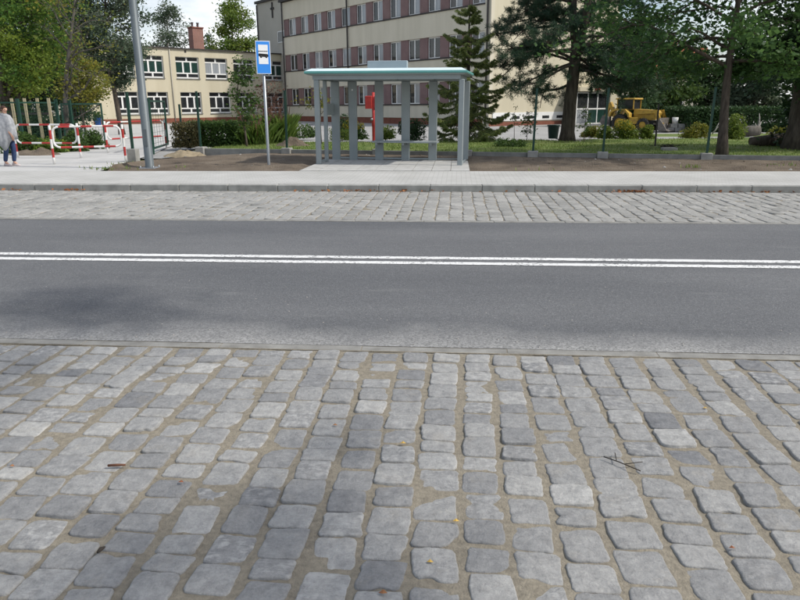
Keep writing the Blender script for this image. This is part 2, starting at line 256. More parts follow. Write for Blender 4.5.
# ------------------------------------------------------------------ mesh helpers
ORG = {}
class MB:
    def __init__(s): s.v = []; s.f = []; s.m = []; s.sm = []
    def add(s, vs, fs, mi=0, smooth=False):
        o = len(s.v); s.v += [tuple(v) for v in vs]
        for f in fs: s.f.append(tuple(i+o for i in f)); s.m.append(mi); s.sm.append(smooth)
        return s
    def box(s, x0, x1, y0, y1, z0, z1, mi=0, mat=None):
        vs = [Vector((x, y, z)) for z in (z0, z1) for y in (y0, y1) for x in (x0, x1)]
        if mat is not None: vs = [mat @ v for v in vs]
        return s.add(vs, [(0, 2, 3, 1), (4, 5, 7, 6), (0, 1, 5, 4), (2, 6, 7, 3), (0, 4, 6, 2), (1, 3, 7, 5)], mi)
    def bbox(s, x0, x1, y0, y1, z0, z1, b=.01, mi=0, mat=None):      # box with bevelled vertical and top edges
        p = [(x0+b, y0), (x1-b, y0), (x1, y0+b), (x1, y1-b), (x1-b, y1), (x0+b, y1), (x0, y1-b), (x0, y0+b)]
        q = [(x0+2*b, y0+b), (x1-2*b, y0+b), (x1-b, y0+2*b), (x1-b, y1-2*b), (x1-2*b, y1-b), (x0+2*b, y1-b), (x0+b, y1-2*b), (x0+b, y0+2*b)]
        vs = [Vector((a, c, z0)) for a, c in p]+[Vector((a, c, z1-b)) for a, c in p]+[Vector((a, c, z1)) for a, c in q]
        if mat is not None: vs = [mat @ v for v in vs]
        fs = [tuple(reversed(range(8))), tuple(range(16, 24))]
        for k in (0, 8):
            for i in range(8): j = (i+1) % 8; fs.append((k+i, k+j, k+8+j, k+8+i))
        return s.add(vs, fs, mi)
    def tube(s, pts, rad, n=8, mi=0, smooth=True, cap=True, mis=None):
        pts = [Vector(p) for p in pts]
        if not hasattr(rad, '__len__'): rad = [rad]*len(pts)
        o = len(s.v); up = None
        for i, p in enumerate(pts):
            t = (pts[min(i+1, len(pts)-1)]-pts[max(i-1, 0)])
            t = t.normalized() if t.length > 1e-9 else Vector((0, 0, 1))
            if up is None: up = t.orthogonal().normalized()
            else:
                up = up-t*up.dot(t); up = up.normalized() if up.length > 1e-6 else t.orthogonal().normalized()
            b = t.cross(up)
            for k in range(n):
                a = 2*math.pi*k/n; s.v.append(tuple(p+(up*math.cos(a)+b*math.sin(a))*rad[i]))
        for i in range(len(pts)-1):
            for k in range(n):
                k2 = (k+1) % n; s.f.append((o+i*n+k, o+i*n+k2, o+(i+1)*n+k2, o+(i+1)*n+k)); s.m.append(mis[i] if mis else mi); s.sm.append(smooth)
        if cap:
            s.f.append(tuple(o+k for k in reversed(range(n)))); s.m.append(mis[0] if mis else mi); s.sm.append(False)
            e = o+(len(pts)-1)*n; s.f.append(tuple(e+k for k in range(n))); s.m.append(mis[-1] if mis else mi); s.sm.append(False)
        return s
    def lathe(s, prof, c=(0, 0, 0), n=16, mi=0, axis='Z', smooth=True):
        o = len(s.v); c = Vector(c)
        for r, h in prof:
            for k in range(n):
                a = 2*math.pi*k/n; x, y = r*math.cos(a), r*math.sin(a)
                p = Vector((x, y, h)) if axis == 'Z' else Vector((x, h, y)) if axis == 'Y' else Vector((h, x, y))
                s.v.append(tuple(c+p))
        for i in range(len(prof)-1):
            for k in range(n):
                k2 = (k+1) % n; s.f.append((o+i*n+k, o+i*n+k2, o+(i+1)*n+k2, o+(i+1)*n+k)); s.m.append(mi); s.sm.append(smooth)
        return s
    def prism(s, poly, d0, d1, mi=0, mat=None):      # poly in x,z extruded along y
        n = len(poly); vs = [Vector((x, d0, z)) for x, z in poly]+[Vector((x, d1, z)) for x, z in poly]
        if mat is not None: vs = [mat @ v for v in vs]
        fs = [tuple(range(n)), tuple(reversed(range(n, 2*n)))]+[(i, n+i, n+(i+1) % n, (i+1) % n) for i in range(n)]
        return s.add(vs, fs, mi)
    def build(s, name, mats, parent=None, local=False, kind=None, label=None):
        me = bpy.data.meshes.new(name); off = Vector((0, 0, 0))
        if parent is not None and not local: off = ORG.get(parent.name, off)
        me.from_pydata([tuple(Vector(v)-off) for v in s.v], [], s.f)
        for m in ([mats] if isinstance(mats, str) else mats): me.materials.append(MATS[m])
        me.polygons.foreach_set('material_index', s.m); me.polygons.foreach_set('use_smooth', s.sm); me.update()
        return link(name, me, parent, kind, label)
def link(name, me, parent=None, kind=None, label=None):
    o = bpy.data.objects.new(name, me); COL.objects.link(o)
    if parent is not None: o.parent = parent; ORG[o.name] = ORG.get(parent.name, Vector((0, 0, 0)))
    if kind: o['kind'] = kind
    if label: o['label'] = label
    return o
def thing(name, label, cat, loc=(0, 0, 0), rz=0., group=None):
    o = bpy.data.objects.new(name, None); COL.objects.link(o); o.location = loc; o.rotation_euler = (0, 0, rz); o.empty_display_size = .2
    ORG[o.name] = Vector(loc); tag(o, label, cat, group); return o
def tag(o, label, cat, group=None):
    o['label'] = label; o['category'] = cat
    if group: o['group'] = group
    return o
def fastmesh(name, V, Fq, mat, tone=None, wear=None, smooth=False):
    me = bpy.data.meshes.new(name); V = np.asarray(V, np.float32); Fq = np.asarray(Fq, np.int32); k = Fq.shape[1]
    me.vertices.add(len(V)); me.vertices.foreach_set('co', V.ravel())
    me.loops.add(Fq.size); me.loops.foreach_set('vertex_index', Fq.ravel())
    me.polygons.add(len(Fq)); me.polygons.foreach_set('loop_start', np.arange(0, Fq.size, k, dtype=np.int32)); me.polygons.foreach_set('loop_total', np.full(len(Fq), k, np.int32))
    me.polygons.foreach_set('use_smooth', np.full(len(Fq), smooth, bool))
    for nm, a in (('tone', tone), ('wear', wear)):
        if a is not None:
            t = me.attributes.new(nm, 'FLOAT', 'FACE'); t.data.foreach_set('value', np.asarray(a, np.float32))
    me.materials.append(MATS[mat]); me.update(calc_edges=True); return me
def structure(name, mb, mats, parent=None): return mb.build(name, mats, parent, kind='structure')
def sheet(name, x0, x1, y0, y1, z, mat):
    return structure(name, MB().add([(x0, y0, z), (x1, y0, z), (x1, y1, z), (x0, y1, z)], [(0, 1, 2, 3)]), mat)
def grid(name, mat, u0, u1, nu, nv, fn, kind='structure', parent=None, smooth=True):
    """surface over u (across) and v 0..1; fn(u, v) -> point"""
    vs = [fn(u0+(u1-u0)*i/nu, j/nv) for j in range(nv+1) for i in range(nu+1)]
    fs = [(j*(nu+1)+i, j*(nu+1)+i+1, (j+1)*(nu+1)+i+1, (j+1)*(nu+1)+i) for j in range(nv) for i in range(nu)]
    mb = MB(); mb.add(vs, fs, 0, smooth); return mb.build(name, mat, parent, kind=kind)
def nse(x, y, s, z=0.): return mn.fractal(Vector((x*s, y*s, z)), 1., 2., 5)

# foliage: many leaf-sized faces in one mesh
def leaves(P, size, up=.35, aspect=.55, tone=None, jitter=.35):
    n = len(P); P = np.asarray(P)
    d = rng.normal(size=(n, 3)); d[:, 2] *= 1-up; d /= np.linalg.norm(d, axis=1)[:, None]+1e-9
    q = rng.normal(size=(n, 3)); q[:, 2] *= .6
    e = np.cross(d, q); e /= np.linalg.norm(e, axis=1)[:, None]+1e-9
    sz = size*(1+jitter*rng.normal(size=n).clip(-1.5, 2))[:, None]
    a = d*sz*.5; b = e*sz*.5*aspect; k = d*sz*.12
    V = np.stack([P-a, P+b-k*.5, P+a, P-b-k*.5], 1).reshape(-1, 3)
    Fq = np.arange(4*n).reshape(n, 4)
    t = rng.random(n) if tone is None else np.clip(tone+rng.normal(size=n)*.18, 0, 1)
    return V, Fq, t
def curve(a, b, sag=0., wob=.06, n=6):
    a, b = np.array(a, float), np.array(b, float); L = np.linalg.norm(b-a); out = []
    w1 = rng.normal(size=3)*wob*L; w2 = rng.normal(size=3)*wob*.5*L
    for i in range(n+1):
        t = i/n; p = a+(b-a)*t+w1*math.sin(math.pi*t)+w2*math.sin(2*math.pi*t); p[2] += sag*L*math.sin(math.pi*t)*.5; out.append(p)
    return np.array(out)
def tree(name, label, base, height, r0, center, rad, nl=14, ns=6, leafn=16000, lsize=.12, mat='leaf_green', bark='bark', start=.35, lean=(0, 0), cat='tree', group=None, up=.4, clump=.22, fork=None, droop=0., top=.9, hollow=.35, targets=(), minz=0., twig=3, trunk_n=10, aspect=.55):
    base = np.array(base, float); center = np.array(center, float); rad = np.array(rad, float)
    root = thing(name, label, cat, tuple(base), 0, group)
    tb = MB(); topp = base+np.array([lean[0], lean[1], height*top])
    tr = curve(base, topp, wob=.025, n=10); tr[0] = base; trr = [r0*(1-.8*i/10)*(1.35 if i == 0 else 1) for i in range(11)]
    tb.tube(tr-np.array([0, 0, .1])*(np.arange(11) == 0)[:, None], trr, trunk_n)
    A = []; tn = []; TG = []
    limbs = []
    for i in range(nl):
        t = start+(1-start)*(i+.5)/nl; k = min(int(t*10), 9); p = tr[k]+(tr[k+1]-tr[k])*(t*10-k)
        az = i*2.4+rng.random()*1.0; tz = (t-start)/(1-start)
        for _ in range(20):
            q = rng.normal(size=3); q /= np.linalg.norm(q); q = q*(.55+.45*rng.random())
            q[0] = math.cos(az)*math.hypot(q[0], q[1]); q[1] = math.sin(az)*abs(math.hypot(q[0], q[1]))
            q[2] = -.85+1.75*tz+.25*rng.normal(); h = math.sqrt(max(.08, 1-min(1, q[2]*q[2]))); s_ = (.6+.4*rng.random())*h
            q[0] = math.cos(az)*s_; q[1] = math.sin(az)*s_; break
        e = center+q*rad; e[2] = max(e[2], base[2]+minz+.35*rng.random()); L = np.linalg.norm(e-p)
        c = curve(p, e, sag=.22-droop, wob=.07, n=6); rr = max(.012, trr[k]*.5)
        tb.tube(c, [rr*(1-.85*j/6) for j in range(7)], 6); limbs.append(c)
        lt = rng.random()
        for j in range(ns):
            u = .25+.75*(j+rng.random())/ns; kk = min(int(u*6), 5); s0 = c[kk]+(c[kk+1]-c[kk])*(u*6-kk)
            dr = rng.normal(size=3)*np.array([1, 1, .55])+1.1*(e-p)/L; dr /= np.linalg.norm(dr); l2 = L*(.22+.22*rng.random())*(1.15-.4*u)
            c2 = curve(s0, s0+dr*l2, sag=.1-droop, wob=.08, n=4)
            tb.tube(c2, [max(.006, rr*.35)*(1-.8*m/4) for m in range(5)], 4)
            A.append(c2[1:]); tn += [lt]*len(c2[1:])
            for m in range(twig):
                s1 = c2[1+rng.integers(0, 4)]; d2 = rng.normal(size=3)*np.array([1, 1, .6]); d2 /= np.linalg.norm(d2); c3 = np.array([s1+d2*l2*.35*g for g in (.4, .7, 1.)])
                tb.tube([s1, c3[-1]], [max(.004, rr*.12), .003], 3); A.append(c3); tn += [lt]*3
    for e, nlf, sg_ in targets:
        p = tr[9]; c = curve(p, e, sag=.1, wob=.03, n=6); tb.tube(c, [.03*(1-.8*j/6) for j in range(7)], 5); P_ = [np.array(e)+rng.normal(size=3)*sg_ for _ in range(5)]
        for q in P_: tb.tube([c[-2], q], [.006, .003], 3)
        A.append(np.array(P_)); tn += [rng.random()]*5; TG.append((np.array(e), nlf, sg_))
    A = np.concatenate(A); tn = np.array(tn)
    idx = rng.integers(0, len(A), leafn); sg = clump*float(np.mean(rad))*.5
    P = A[idx]+rng.normal(size=(leafn, 3))*sg*np.array([1, 1, .7])
    tl_ = tn[idx]; kp = P[:, 2] > base[2]+minz-.25; P = P[kp]; tl_ = tl_[kp]
    for e, nlf, sg_ in TG: P = np.concatenate([P, e+rng.normal(size=(nlf, 3))*sg_*np.array([1, 1, .5])]); tl_ = np.concatenate([tl_, np.full(nlf, .5)])
    V, Fq, t = leaves(P, lsize, up, aspect, tone=tl_)
    me = fastmesh('crown', V-base, Fq, mat, t); tb.build('trunk', bark, root); link('crown', me, root)
    return root
def bush(name, label, base, rx, ry, h, n=2500, lsize=.07, mat='leaf_green', cat='shrub', group=None, shape='dome', extra=None, stems=7):
    base = np.array(base, float); root = thing(name, label, cat, tuple(base), 0, group)
    st = MB(); ends = []
    for i in range(stems):
        a = rng.random()*6.28; s_ = rng.random()**.5*.75; e = base+np.array([math.cos(a)*rx*s_, math.sin(a)*ry*s_, h*(.55+.4*rng.random()*(1-s_*.5))])
        c = curve(base+np.array([math.cos(a)*rx*.15, math.sin(a)*ry*.15, -.03]), e, sag=.1, n=4); st.tube(c, [.016, .013, .01, .007, .004], 4); ends.append(e)
    if shape == 'box':
        P = (rng.random((n, 3))*2-1); s = rng.integers(0, 3, n); k = np.arange(n); P[k, s] = np.sign(P[k, s])*(1-.45*rng.random(n)**1.5)
        P = P*np.array([rx, ry, h/2])+np.array([0, 0, h/2])
        P += .05*rng.normal(size=(n, 3))
    else:
        nb = 14; cs = []
        for i in range(nb):
            q = rng.normal(size=3); q /= np.linalg.norm(q); q[2] = abs(q[2]); cs.append(q*np.array([rx*.72, ry*.72, h*.72])*(.55+.5*rng.random()))
        cs = np.array(cs); rb = .36*(rx+ry+h)/3*(.7+.6*rng.random(nb)); b = rng.integers(0, nb, n)
        q = rng.normal(size=(n, 3)); q /= np.linalg.norm(q, axis=1)[:, None]; P = cs[b]+q*rb[b][:, None]*(.6+.5*rng.random(n))[:, None]
    P[:, 2] = np.abs(P[:, 2])+.01
    V, Fq, t = leaves(P, lsize, .3); link('foliage', fastmesh('foliage', V, Fq, mat, t), root); st.build('stem', 'bark', root)
    if extra:
        m = int(n*.22); top = P[P[:, 2] > h*.4]; top = top[rng.integers(0, len(top), m)]+rng.normal(size=(m, 3))*.03+np.array([0, 0, .04])
        V, Fq, t = leaves(top, lsize*.8, .3); link('flowers', fastmesh('flowers', V, Fq, extra, t), root, 'stuff')
    return root
def blades(P, h, wdt, mat, lean=.35, name='blades', parent=None, tone=None):
    n = len(P); P = np.asarray(P, float); a = rng.random(n)*6.283; hh = (h*(.5+.8*rng.random(n)))[:, None]
    ld = np.stack([np.cos(a), np.sin(a), np.zeros(n)], 1); sd = np.stack([-np.sin(a), np.cos(a), np.zeros(n)], 1)
    l = (lean*rng.random(n))[:, None]*hh
    V = np.stack([P-sd*wdt, P+sd*wdt, P+ld*l*.4+sd*wdt*.7+np.array([0, 0, 1])*hh*.6, P+ld*l+np.array([0, 0, 1])*hh], 1).reshape(-1, 3)
    return fastmesh(name, V, np.arange(4*n).reshape(n, 4), mat, rng.random(n) if tone is None else tone)

# ================================================================== SETTING
# ground: one sheet to the horizon, a step up behind the far kerb
gm = MB()
gm.add([(-900, -400, -.09), (900, -400, -.09), (900, 15.6, -.09), (-900, 15.6, -.09), (-900, 16.0, .05), (900, 16.0, .05), (900, 1500, .05), (-900, 1500, .05)], [(0, 1, 2, 3), (3, 2, 5, 4), (4, 5, 6, 7)])
structure('ground', gm, 'ground')
XL, XR = -45, 40
Y0, Y1, Y2, Y3 = 4.37, 9.84, 13.30, 16.21        # near road edge, far road edge, kerb line, back of the sidewalk
sheet('road', XL, XR, Y0+.10, Y1-.13, 0, 'asphalt')
for yy in (7.07, 7.32):
    lm = MB(); xs_ = [XL]+[-12+.045*i for i in range(535)]+[XR]; vs = []
    for x in xs_: vs += [(x, yy-.06+random.gauss(0, .004), .004), (x, yy+.06+random.gauss(0, .004), .004)]
    lm.add(vs, [(2*i, 2*i+2, 2*i+3, 2*i+1) for i in range(len(xs_)-1)]); structure('road_marking', lm, 'line_paint')
def flatstones(root, name, y0, y1, z0, z1, mat, b, xa, xb, L=.985, gap=.006, jz=.003):
    x = xa; 
    while x < xb:
        l = L*(1+.0*random.random()); m = Matrix.Translation((0, random.uniform(-.004, .004), random.uniform(-jz, jz)))
        MB().bbox(x, x+l, y0, y1, z0, z1, b, 0, m).build(name, mat, root); x += l+gap
def bedbox(name, y0, y1, z, mat='sand', zb=-.08):
    return structure(name, MB().box(XL, XR, y0, y1, zb, z), mat)
e1 = bedbox('near_edging', Y0, Y0+.1, -.003); flatstones(e1, 'edging_stone', Y0+.010, Y0+.098, -.06, .000, 'edging', .002, -9.53, 9, gap=.004)
e2 = bedbox('far_edging', Y1-.128, Y1, -.012); flatstones(e2, 'edging_stone', Y1-.122, Y1-.004, -.06, .008, 'edging', .006, -17.3, 15)
e3 = bedbox('kerb', Y2+.004, Y2+.15, .03); flatstones(e3, 'kerbstone', Y2, Y2+.15, -.05, .122, 'kerb', .012, -22.3, 19)

# near sett paving: sand bed and stones
bed = grid('sett_pavement', 'sand', -7, 7, 280, 120, lambda u, v: (u, -1.2+v*(Y0+1.195), -.0072+.004*nse(u, v*5.5, 9)+.0065*nse(u, v*5.5, 2.2, 3)))
MB().add([(-30, -12, -.03), (30, -12, -.03), (30, Y0-.01, -.03), (-30, Y0-.01, -.03)], [(0, 1, 2, 3)]).build('sand_bed', 'sand', bed)
def sett_verts(cx, cy, wx, wy, top, simple=False):
    n = 12 if simple else 34; V = []; ox, oy = wx/2, wy/2; r = min(ox, oy)*random.uniform(.2, .42); chip = random.random() < .22; ca = random.uniform(0, 6.28)
    ph = random.random()*50; tx, ty = random.gauss(0, .018), random.gauss(0, .018); sk = random.gauss(0, .045); rz = random.gauss(0, .035)
    out = []
    for k in range(n):
        a = 2*math.pi*(k+.5)/n; c, s = math.cos(a), math.sin(a); p = 9. if r > .03 else 14.
        if random.random() < 0: p = 4
        d = (abs(c)**p+abs(s)**p)**(-1/p); x, y = ox*d*c, oy*d*s
        q = 1+(0 if simple else .07*mn.noise(Vector((c*1.6, s*1.6, ph)))+.04*mn.noise(Vector((c*5, s*5, ph+9)))+.035*mn.noise(Vector((c*13, s*13, ph+19))))
        if chip: q -= .24*max(0, math.cos(a-ca))**9
        x, y = x*q+sk*y, y*q
        out.append((x*math.cos(rz)-y*math.sin(rz), x*math.sin(rz)+y*math.cos(rz)))
    bev = .006 if simple else random.uniform(.0035, .006)
    rings = [(1.0, -.07), (1.0, -bev*1.1), (1-bev*.55/min(ox, oy), -bev*.32), (1-bev*1.5/min(ox, oy), 0.)]
    if not simple: rings.append((.5, .0025))
    for sc, z in rings:
        for x, y in out:
            zz = z if z < -.05 else z+tx*x+ty*y+(0 if simple else .0025*mn.noise(Vector((x*18, y*18, ph))))
            V.append((cx+x*sc, cy+y*sc, top+zz))
    V.append((cx, cy, top+(.0025 if not simple else 0)))
    Q = []
    for j in range(len(rings)-1):
        for k in range(n): k2 = (k+1) % n; Q.append((j*n+k, j*n+k2, (j+1)*n+k2, (j+1)*n+k))
    c = len(V)-1; j = len(rings)-1
    T = [(j*n+k, j*n+(k+1) % n, c, c) for k in range(n)]
    return V, Q, [t[:3] for t in T]
def sett_mesh(name, V, Q, T, tone, wear, mat):
    me = bpy.data.meshes.new(name); me.from_pydata(V, [], Q+T); me.materials.append(MATS[mat])
    for nm, a in (('tone', tone), ('wear', wear)):
        t = me.attributes.new(nm, 'FLOAT', 'FACE'); t.data.foreach_set('value', a if hasattr(a, '__len__') else [a]*len(me.polygons))
    me.polygons.foreach_set('use_smooth', [not (abs(p.normal.z) > .985) for p in me.polygons]); me.update(); return me
setts = []
PX = .1935; cols = int(13/PX)
drift = [random.gauss(0, .006) for _ in range(cols)]
for k in range(cols):
    x0 = -6.5+k*PX+.055; wj = random.uniform(.156, .174); y = Y0-.012-random.random()*.02
    while y > .55:
        ly = random.choice([random.uniform(.135, .165), random.uniform(.155, .19), random.uniform(.165, .20), random.uniform(.10, .14)])
        if True:
            wx = wj*random.uniform(.94, 1.05)
            cx = x0+drift[k]+.012*math.sin(y*2.1+k*.7)+random.gauss(0, .003); cy = y-ly/2
            f = .5+.5*mn.noise(Vector((cx*.7, cy*.7, 4)))
            tone = min(1, max(0, random.gauss(.52, .20)+.16*(f-.5))); wear = random.uniform(.2, .8) if random.random() < .27 else .12*random.random()
            setts.append((cx, cy, wx, ly, random.gauss(0, .003), tone, wear))
        y -= ly+random.choice([.003, .006, .008, .012, .016, .026])
def vis(s):
    px, py, zc = PROJ((s[0], s[1], 0)); return zc > .3 and -25 < px < 825 and py < 625
def area(s):
    px, py, zc = PROJ((s[0], s[1], 0)); return s[2]*s[3]/max(zc, .2)**3
inview = sorted([s for s in setts if vis(s)], key=area, reverse=True); near = inview[:300]; ids = set(id(s) for s in near)
for s in near:
    V, Q, T = sett_verts(*s[:5]); link('sett', sett_mesh('sett', V, Q, T, s[5], s[6], 'sett'), bed)
def joined(lst, name, mat, simple):
    VV, QQ, TT, tq, tt, wq, wt = [], [], [], [], [], [], []
    for s in lst:
        V, Q, T = sett_verts(*s[:5], simple=simple); o = len(VV); VV += V
        QQ += [tuple(i+o for i in q) for q in Q]; TT += [tuple(i+o for i in q) for q in T]; tq += [s[5]]*len(Q); tt += [s[5]]*len(T); wq += [s[6]]*len(Q); wt += [s[6]]*len(T)
    return sett_mesh(name, VV, QQ, TT, tq+tt, wq+wt, mat)
link('remaining_setts', joined([s for s in setts if id(s) not in ids], 'remaining_setts', 'sett', False), bed, 'stuff')
# far sett paving (bus bay)
fbed = structure('far_sett_pavement', MB().box(XL, XR, Y1+.004, Y2-.002, -.08, -.010), 'sand')
fs = []; k = 0; x = -21.
while x < 19:
    wx = random.uniform(.17, .20); y = Y1+.02+random.random()*.04
    while y < Y2-.1:
        ly = random.uniform(.16, .38); ly = min(ly, Y2-.015-y)
        fs.append((x+wx/2+.006*math.sin(y*3+k), y+ly/2, wx, ly, random.gauss(0, .003), min(1, max(0, random.gauss(.5, .22))), .4*random.random()**2)); y += ly+random.uniform(.008, .018)
    x += wx+random.uniform(.008, .016); k += 1
link('setts', joined(fs, 'setts', 'far_sett', True), fbed, 'stuff')

# sidewalk, drive, yard
sheet('sidewalk', XL, XR, Y2+.15, Y3, .120, 'sidewalk_paving')
drive_edge = [G(102, 170.6, .12), G(131, 160.5, .13), G(152, 154, .14), G(167, 147, .14), G(200, 138, .14)]
dm = MB(); pts = [(-45, Y3+.0, .1205)]+[(p.x, max(p.y, Y3) if i else Y3, .1205+.002*i) for i, p in enumerate(drive_edge)]+[(-12, 60, .13), (-45, 60, .13)]
dm.add(pts, [tuple(range(len(pts)))]); structure('driveway', dm, 'drive_paving')
sheet('yard', -60, 60, 20.5, 95, .10, 'yard_paving')
FY = lambda x: 19.95-.161*x          # fence line
def zf(x): return .20-.004*max(-8, min(8, x))   # ground level along the fence
def dirt(u, v):
    xa = -7.75+(1-v)*(-.0)
    y = Y3+.004+(FY(u)-Y3)*v; z = .112+(zf(u)-.10)*v*1.0-.012*math.sin(v*3.14)
    b = min(1, v*6)*min(1, (1-v)*5)*min(1, max(0, (u+7.4)*3))
    z += b*(.05*nse(u, y, .9)+.03*nse(u, y, 3.5)+.014*nse(u, y, 9))
    if -3.95 < u < .35 and y < 19.85-.15*(u+3.7): z = min(z, .095)
    # left end tapers to the drive
    if u < -5.8:
        t = (u+5.8)/-2.6; yl = Y3+.004+(.08+.92*(1-t)**.55)*(FY(u)-Y3) if t < 1 else Y3+.35
        y = Y3+.004+(yl-Y3)*v
    return (u, y, max(z, .10))
grid('soil_strip', 'earth', -8.4, 40, 330, 36, dirt)
def lawn_far(x):
    if x < -2.2: return 27.5
    if x < 5: return 27.5+1.2*math.sin((x+2.2)*.3)
    return 29.5+ (x-5)*.25
def lawn(u, v):
    y = FY(u)+.12+(lawn_far(u)-FY(u)-.12)*v; return (u, y, zf(u)+.03+.03*nse(u, y, .5)-(.0 if v < .97 else .09))
LX0, LX1 = -8.2, 26
grid('lawn', 'turf', LX0, LX1, 150, 36, lawn)
n = 52000; gx = LX0+rng.random(n)*(LX1-LX0); gv = rng.random(n)**1.25; keep = []
for a, b in zip(gx, gv):
    if rng.random() < .65+.7*nse(a, b*8, .8): keep.append(lawn(a, b))
gr = link('lawn_grass', blades(np.array(keep)-np.array([0, 0, .012]), .065, .011, 'grass', .8, 'lawn_grass')); gr['kind'] = 'stuff'; gr['label'] = 'short green lawn grass behind the low fence plinth'
# far right grass
sheet('meadow', 8, 60, 29.2, 36.5, .125, 'turf')
sheet('garden_path', 4.4, 22, 30.6, 33.0, .131, 'yard_paving')
# weeds along soil edge
wp = []
for c, nn, sp in ((G(110, 169.5), 60, .35), (G(128, 165), 40, .3), (G(178, 168), 6, .2), (G(692, 168), 26, .12), (G(640, 163), 6, .2), (G(782, 166), 16, .2), (G(520, 172), 5, .5)):
    for _ in range(nn):
        q = rng.normal(size=2)*sp; wp.append((c.x+q[0], max(Y3+.03, c.y+q[1]*.5), .13))
wo_ = link('weeds', blades(np.array(wp), .08, .012, 'grass', .9, 'weeds')); wo_['kind'] = 'stuff'; wo_['label'] = 'small weeds growing along the edge of the bare soil strip'
# clods and small stones on the soil
cm = MB()
for _ in range(420):
    u = random.uniform(-7, 12); v = random.random(); p = dirt(u, v); r = random.choice([.012, .018, .025, .04])*random.uniform(.6, 1.2)
    ring = [(p[0]+r*math.cos(a)*random.uniform(.7, 1.2), p[1]+r*math.sin(a)*random.uniform(.7, 1.2), p[2]) for a in (0, 1.25, 2.5, 3.8, 5)]
    cm.add(ring+[(p[0]+random.uniform(-.3, .3)*r, p[1], p[2]+r*random.uniform(.5, .9))], [(0, 1, 5), (1, 2, 5), (2, 3, 5), (3, 4, 5), (4, 0, 5)], 0 if random.random() < .8 else 1)
co = cm.build('clods', ['earth', 'stone_bit'], kind='stuff', label='loose clods and small stones lying on the bare soil')
# fallen leaves swept along the kerb and a few on the setts
fl = []
for px, nn, sp in ((632, 60, .22), (640, 30, .35), (360, 26, .5), (330, 14, .3), (410, 22, .4), (68, 22, .18), (8, 14, .12), (720, 20, .6), (560, 8, .8), (770, 14, .4)):
    c = G(px, 192, 0)
    for _ in range(nn): fl.append((c.x+rng.normal()*sp, Y2-.02-abs(rng.normal())*.05, .008+.03*rng.random()))
V, Fq, t = leaves(np.array(fl), .06, .6); V[:, 2] = np.maximum(V[:, 2], .004)
o = link('fallen_leaves', fastmesh('fallen_leaves', V, Fq, 'dead_leaf', t)); o['kind'] = 'stuff'; o['label'] = 'brown fallen leaves gathered in the gutter along the far kerb'
# grit on the asphalt
fl = np.stack([rng.uniform(-8, 8, 260), rng.uniform(4.5, 9.6, 260), np.full(260, .003)], 1); fl[:150, 1] = 4.5+rng.exponential(.35, 150); fl = fl[fl[:, 1] < 9.6]
cm = MB()
for p in fl:
    r = random.uniform(.004, .011); cm.add([(p[0]+r*math.cos(a), p[1]+r*math.sin(a), 0.001) for a in (0, 1.6, 3.1, 4.7)]+[(p[0], p[1], r*.8)], [(0, 1, 4), (1, 2, 4), (2, 3, 4), (3, 0, 4)])
cm.build('grit', 'stone_bit', kind='stuff', label='pale grit scattered on the asphalt')
# mounds
def mound(name, label, c, rx, ry, h, mat):
    n = 26; vs = []; fs = []
    for j in range(9):
        for k in range(n):
            a = 6.283*k/n; r = j/8; q = 1+.25*mn.noise(Vector((math.cos(a)*1.3, math.sin(a)*1.3, c.x))); x, y = c.x+rx*r*math.cos(a)*q, c.y+ry*r*math.sin(a)*q
            vs.append((x, y, c.z-.05+h*(1-r*r)**1.1*(1+.8*nse(x, y, 2.5))+.05*nse(x, y, 7)))
    for j in range(8):
        for k in range(n): k2 = (k+1) % n; fs.append((j*n+k, j*n+k2, (j+1)*n+k2, (j+1)*n+k))
    mb = MB(); mb.add(vs, fs, 0, True); o = mb.build(name, mat); tag(o, label, 'mound'); return o
mound('sand_heap', 'pale yellow sand heap between gate post and first fence post', G(184, 154.5, .2), .62, .5, .16, 'pale_sand')
mound('soil_heap', 'brown soil heap behind the fence left of the bus shelter', G(292, 147, .22), .75, .6, .26, 'earth')
mound('rubble_heap', 'earth and rubble heap under the shrubs behind the red and white barriers', G(37, 154, .14), .9, .6, .20, 'earth')

# ================================================================== BUILDINGS
def plane_hit(px, py, P0, d):       # where a pixel's line meets the upright plane through P0 along d: (distance along, height)
    r = ray(px, py); a = np.array([[r[0], -d.x], [r[1], -d.y]]); t, s = np.linalg.solve(a, np.array([P0.x-_C[0], P0.y-_C[1]]))
    return s, CAMZ+t*r[2]
def hole_wall(x0, x1, z0, z1, holes, y=0., th=.3):   # front skin of a wall with real openings and reveals; holes: (x0,x1,z0,z1)
    mb = MB(); xs = sorted(set([x0, x1]+[h[0] for h in holes]+[h[1] for h in holes])); zs = sorted(set([z0, z1]+[h[2] for h in holes]+[h[3] for h in holes]))
    for i in range(len(xs)-1):
        for j in range(len(zs)-1):
            cx, cz = (xs[i]+xs[i+1])/2, (zs[j]+zs[j+1])/2
            if any(h[0] < cx < h[1] and h[2] < cz < h[3] for h in holes): continue
            mb.add([(xs[i], y, zs[j]), (xs[i+1], y, zs[j]), (xs[i+1], y, zs[j+1]), (xs[i], y, zs[j+1])], [(0, 1, 2, 3)])
    for a, b, c, d in holes:
        mb.add([(a, y, c), (b, y, c), (b, y, d), (a, y, d), (a, y+th, c), (b, y+th, c), (b, y+th, d), (a, y+th, d)], [(0, 4, 5, 1), (1, 5, 6, 2), (2, 6, 7, 3), (3, 7, 4, 0)])
    return mb
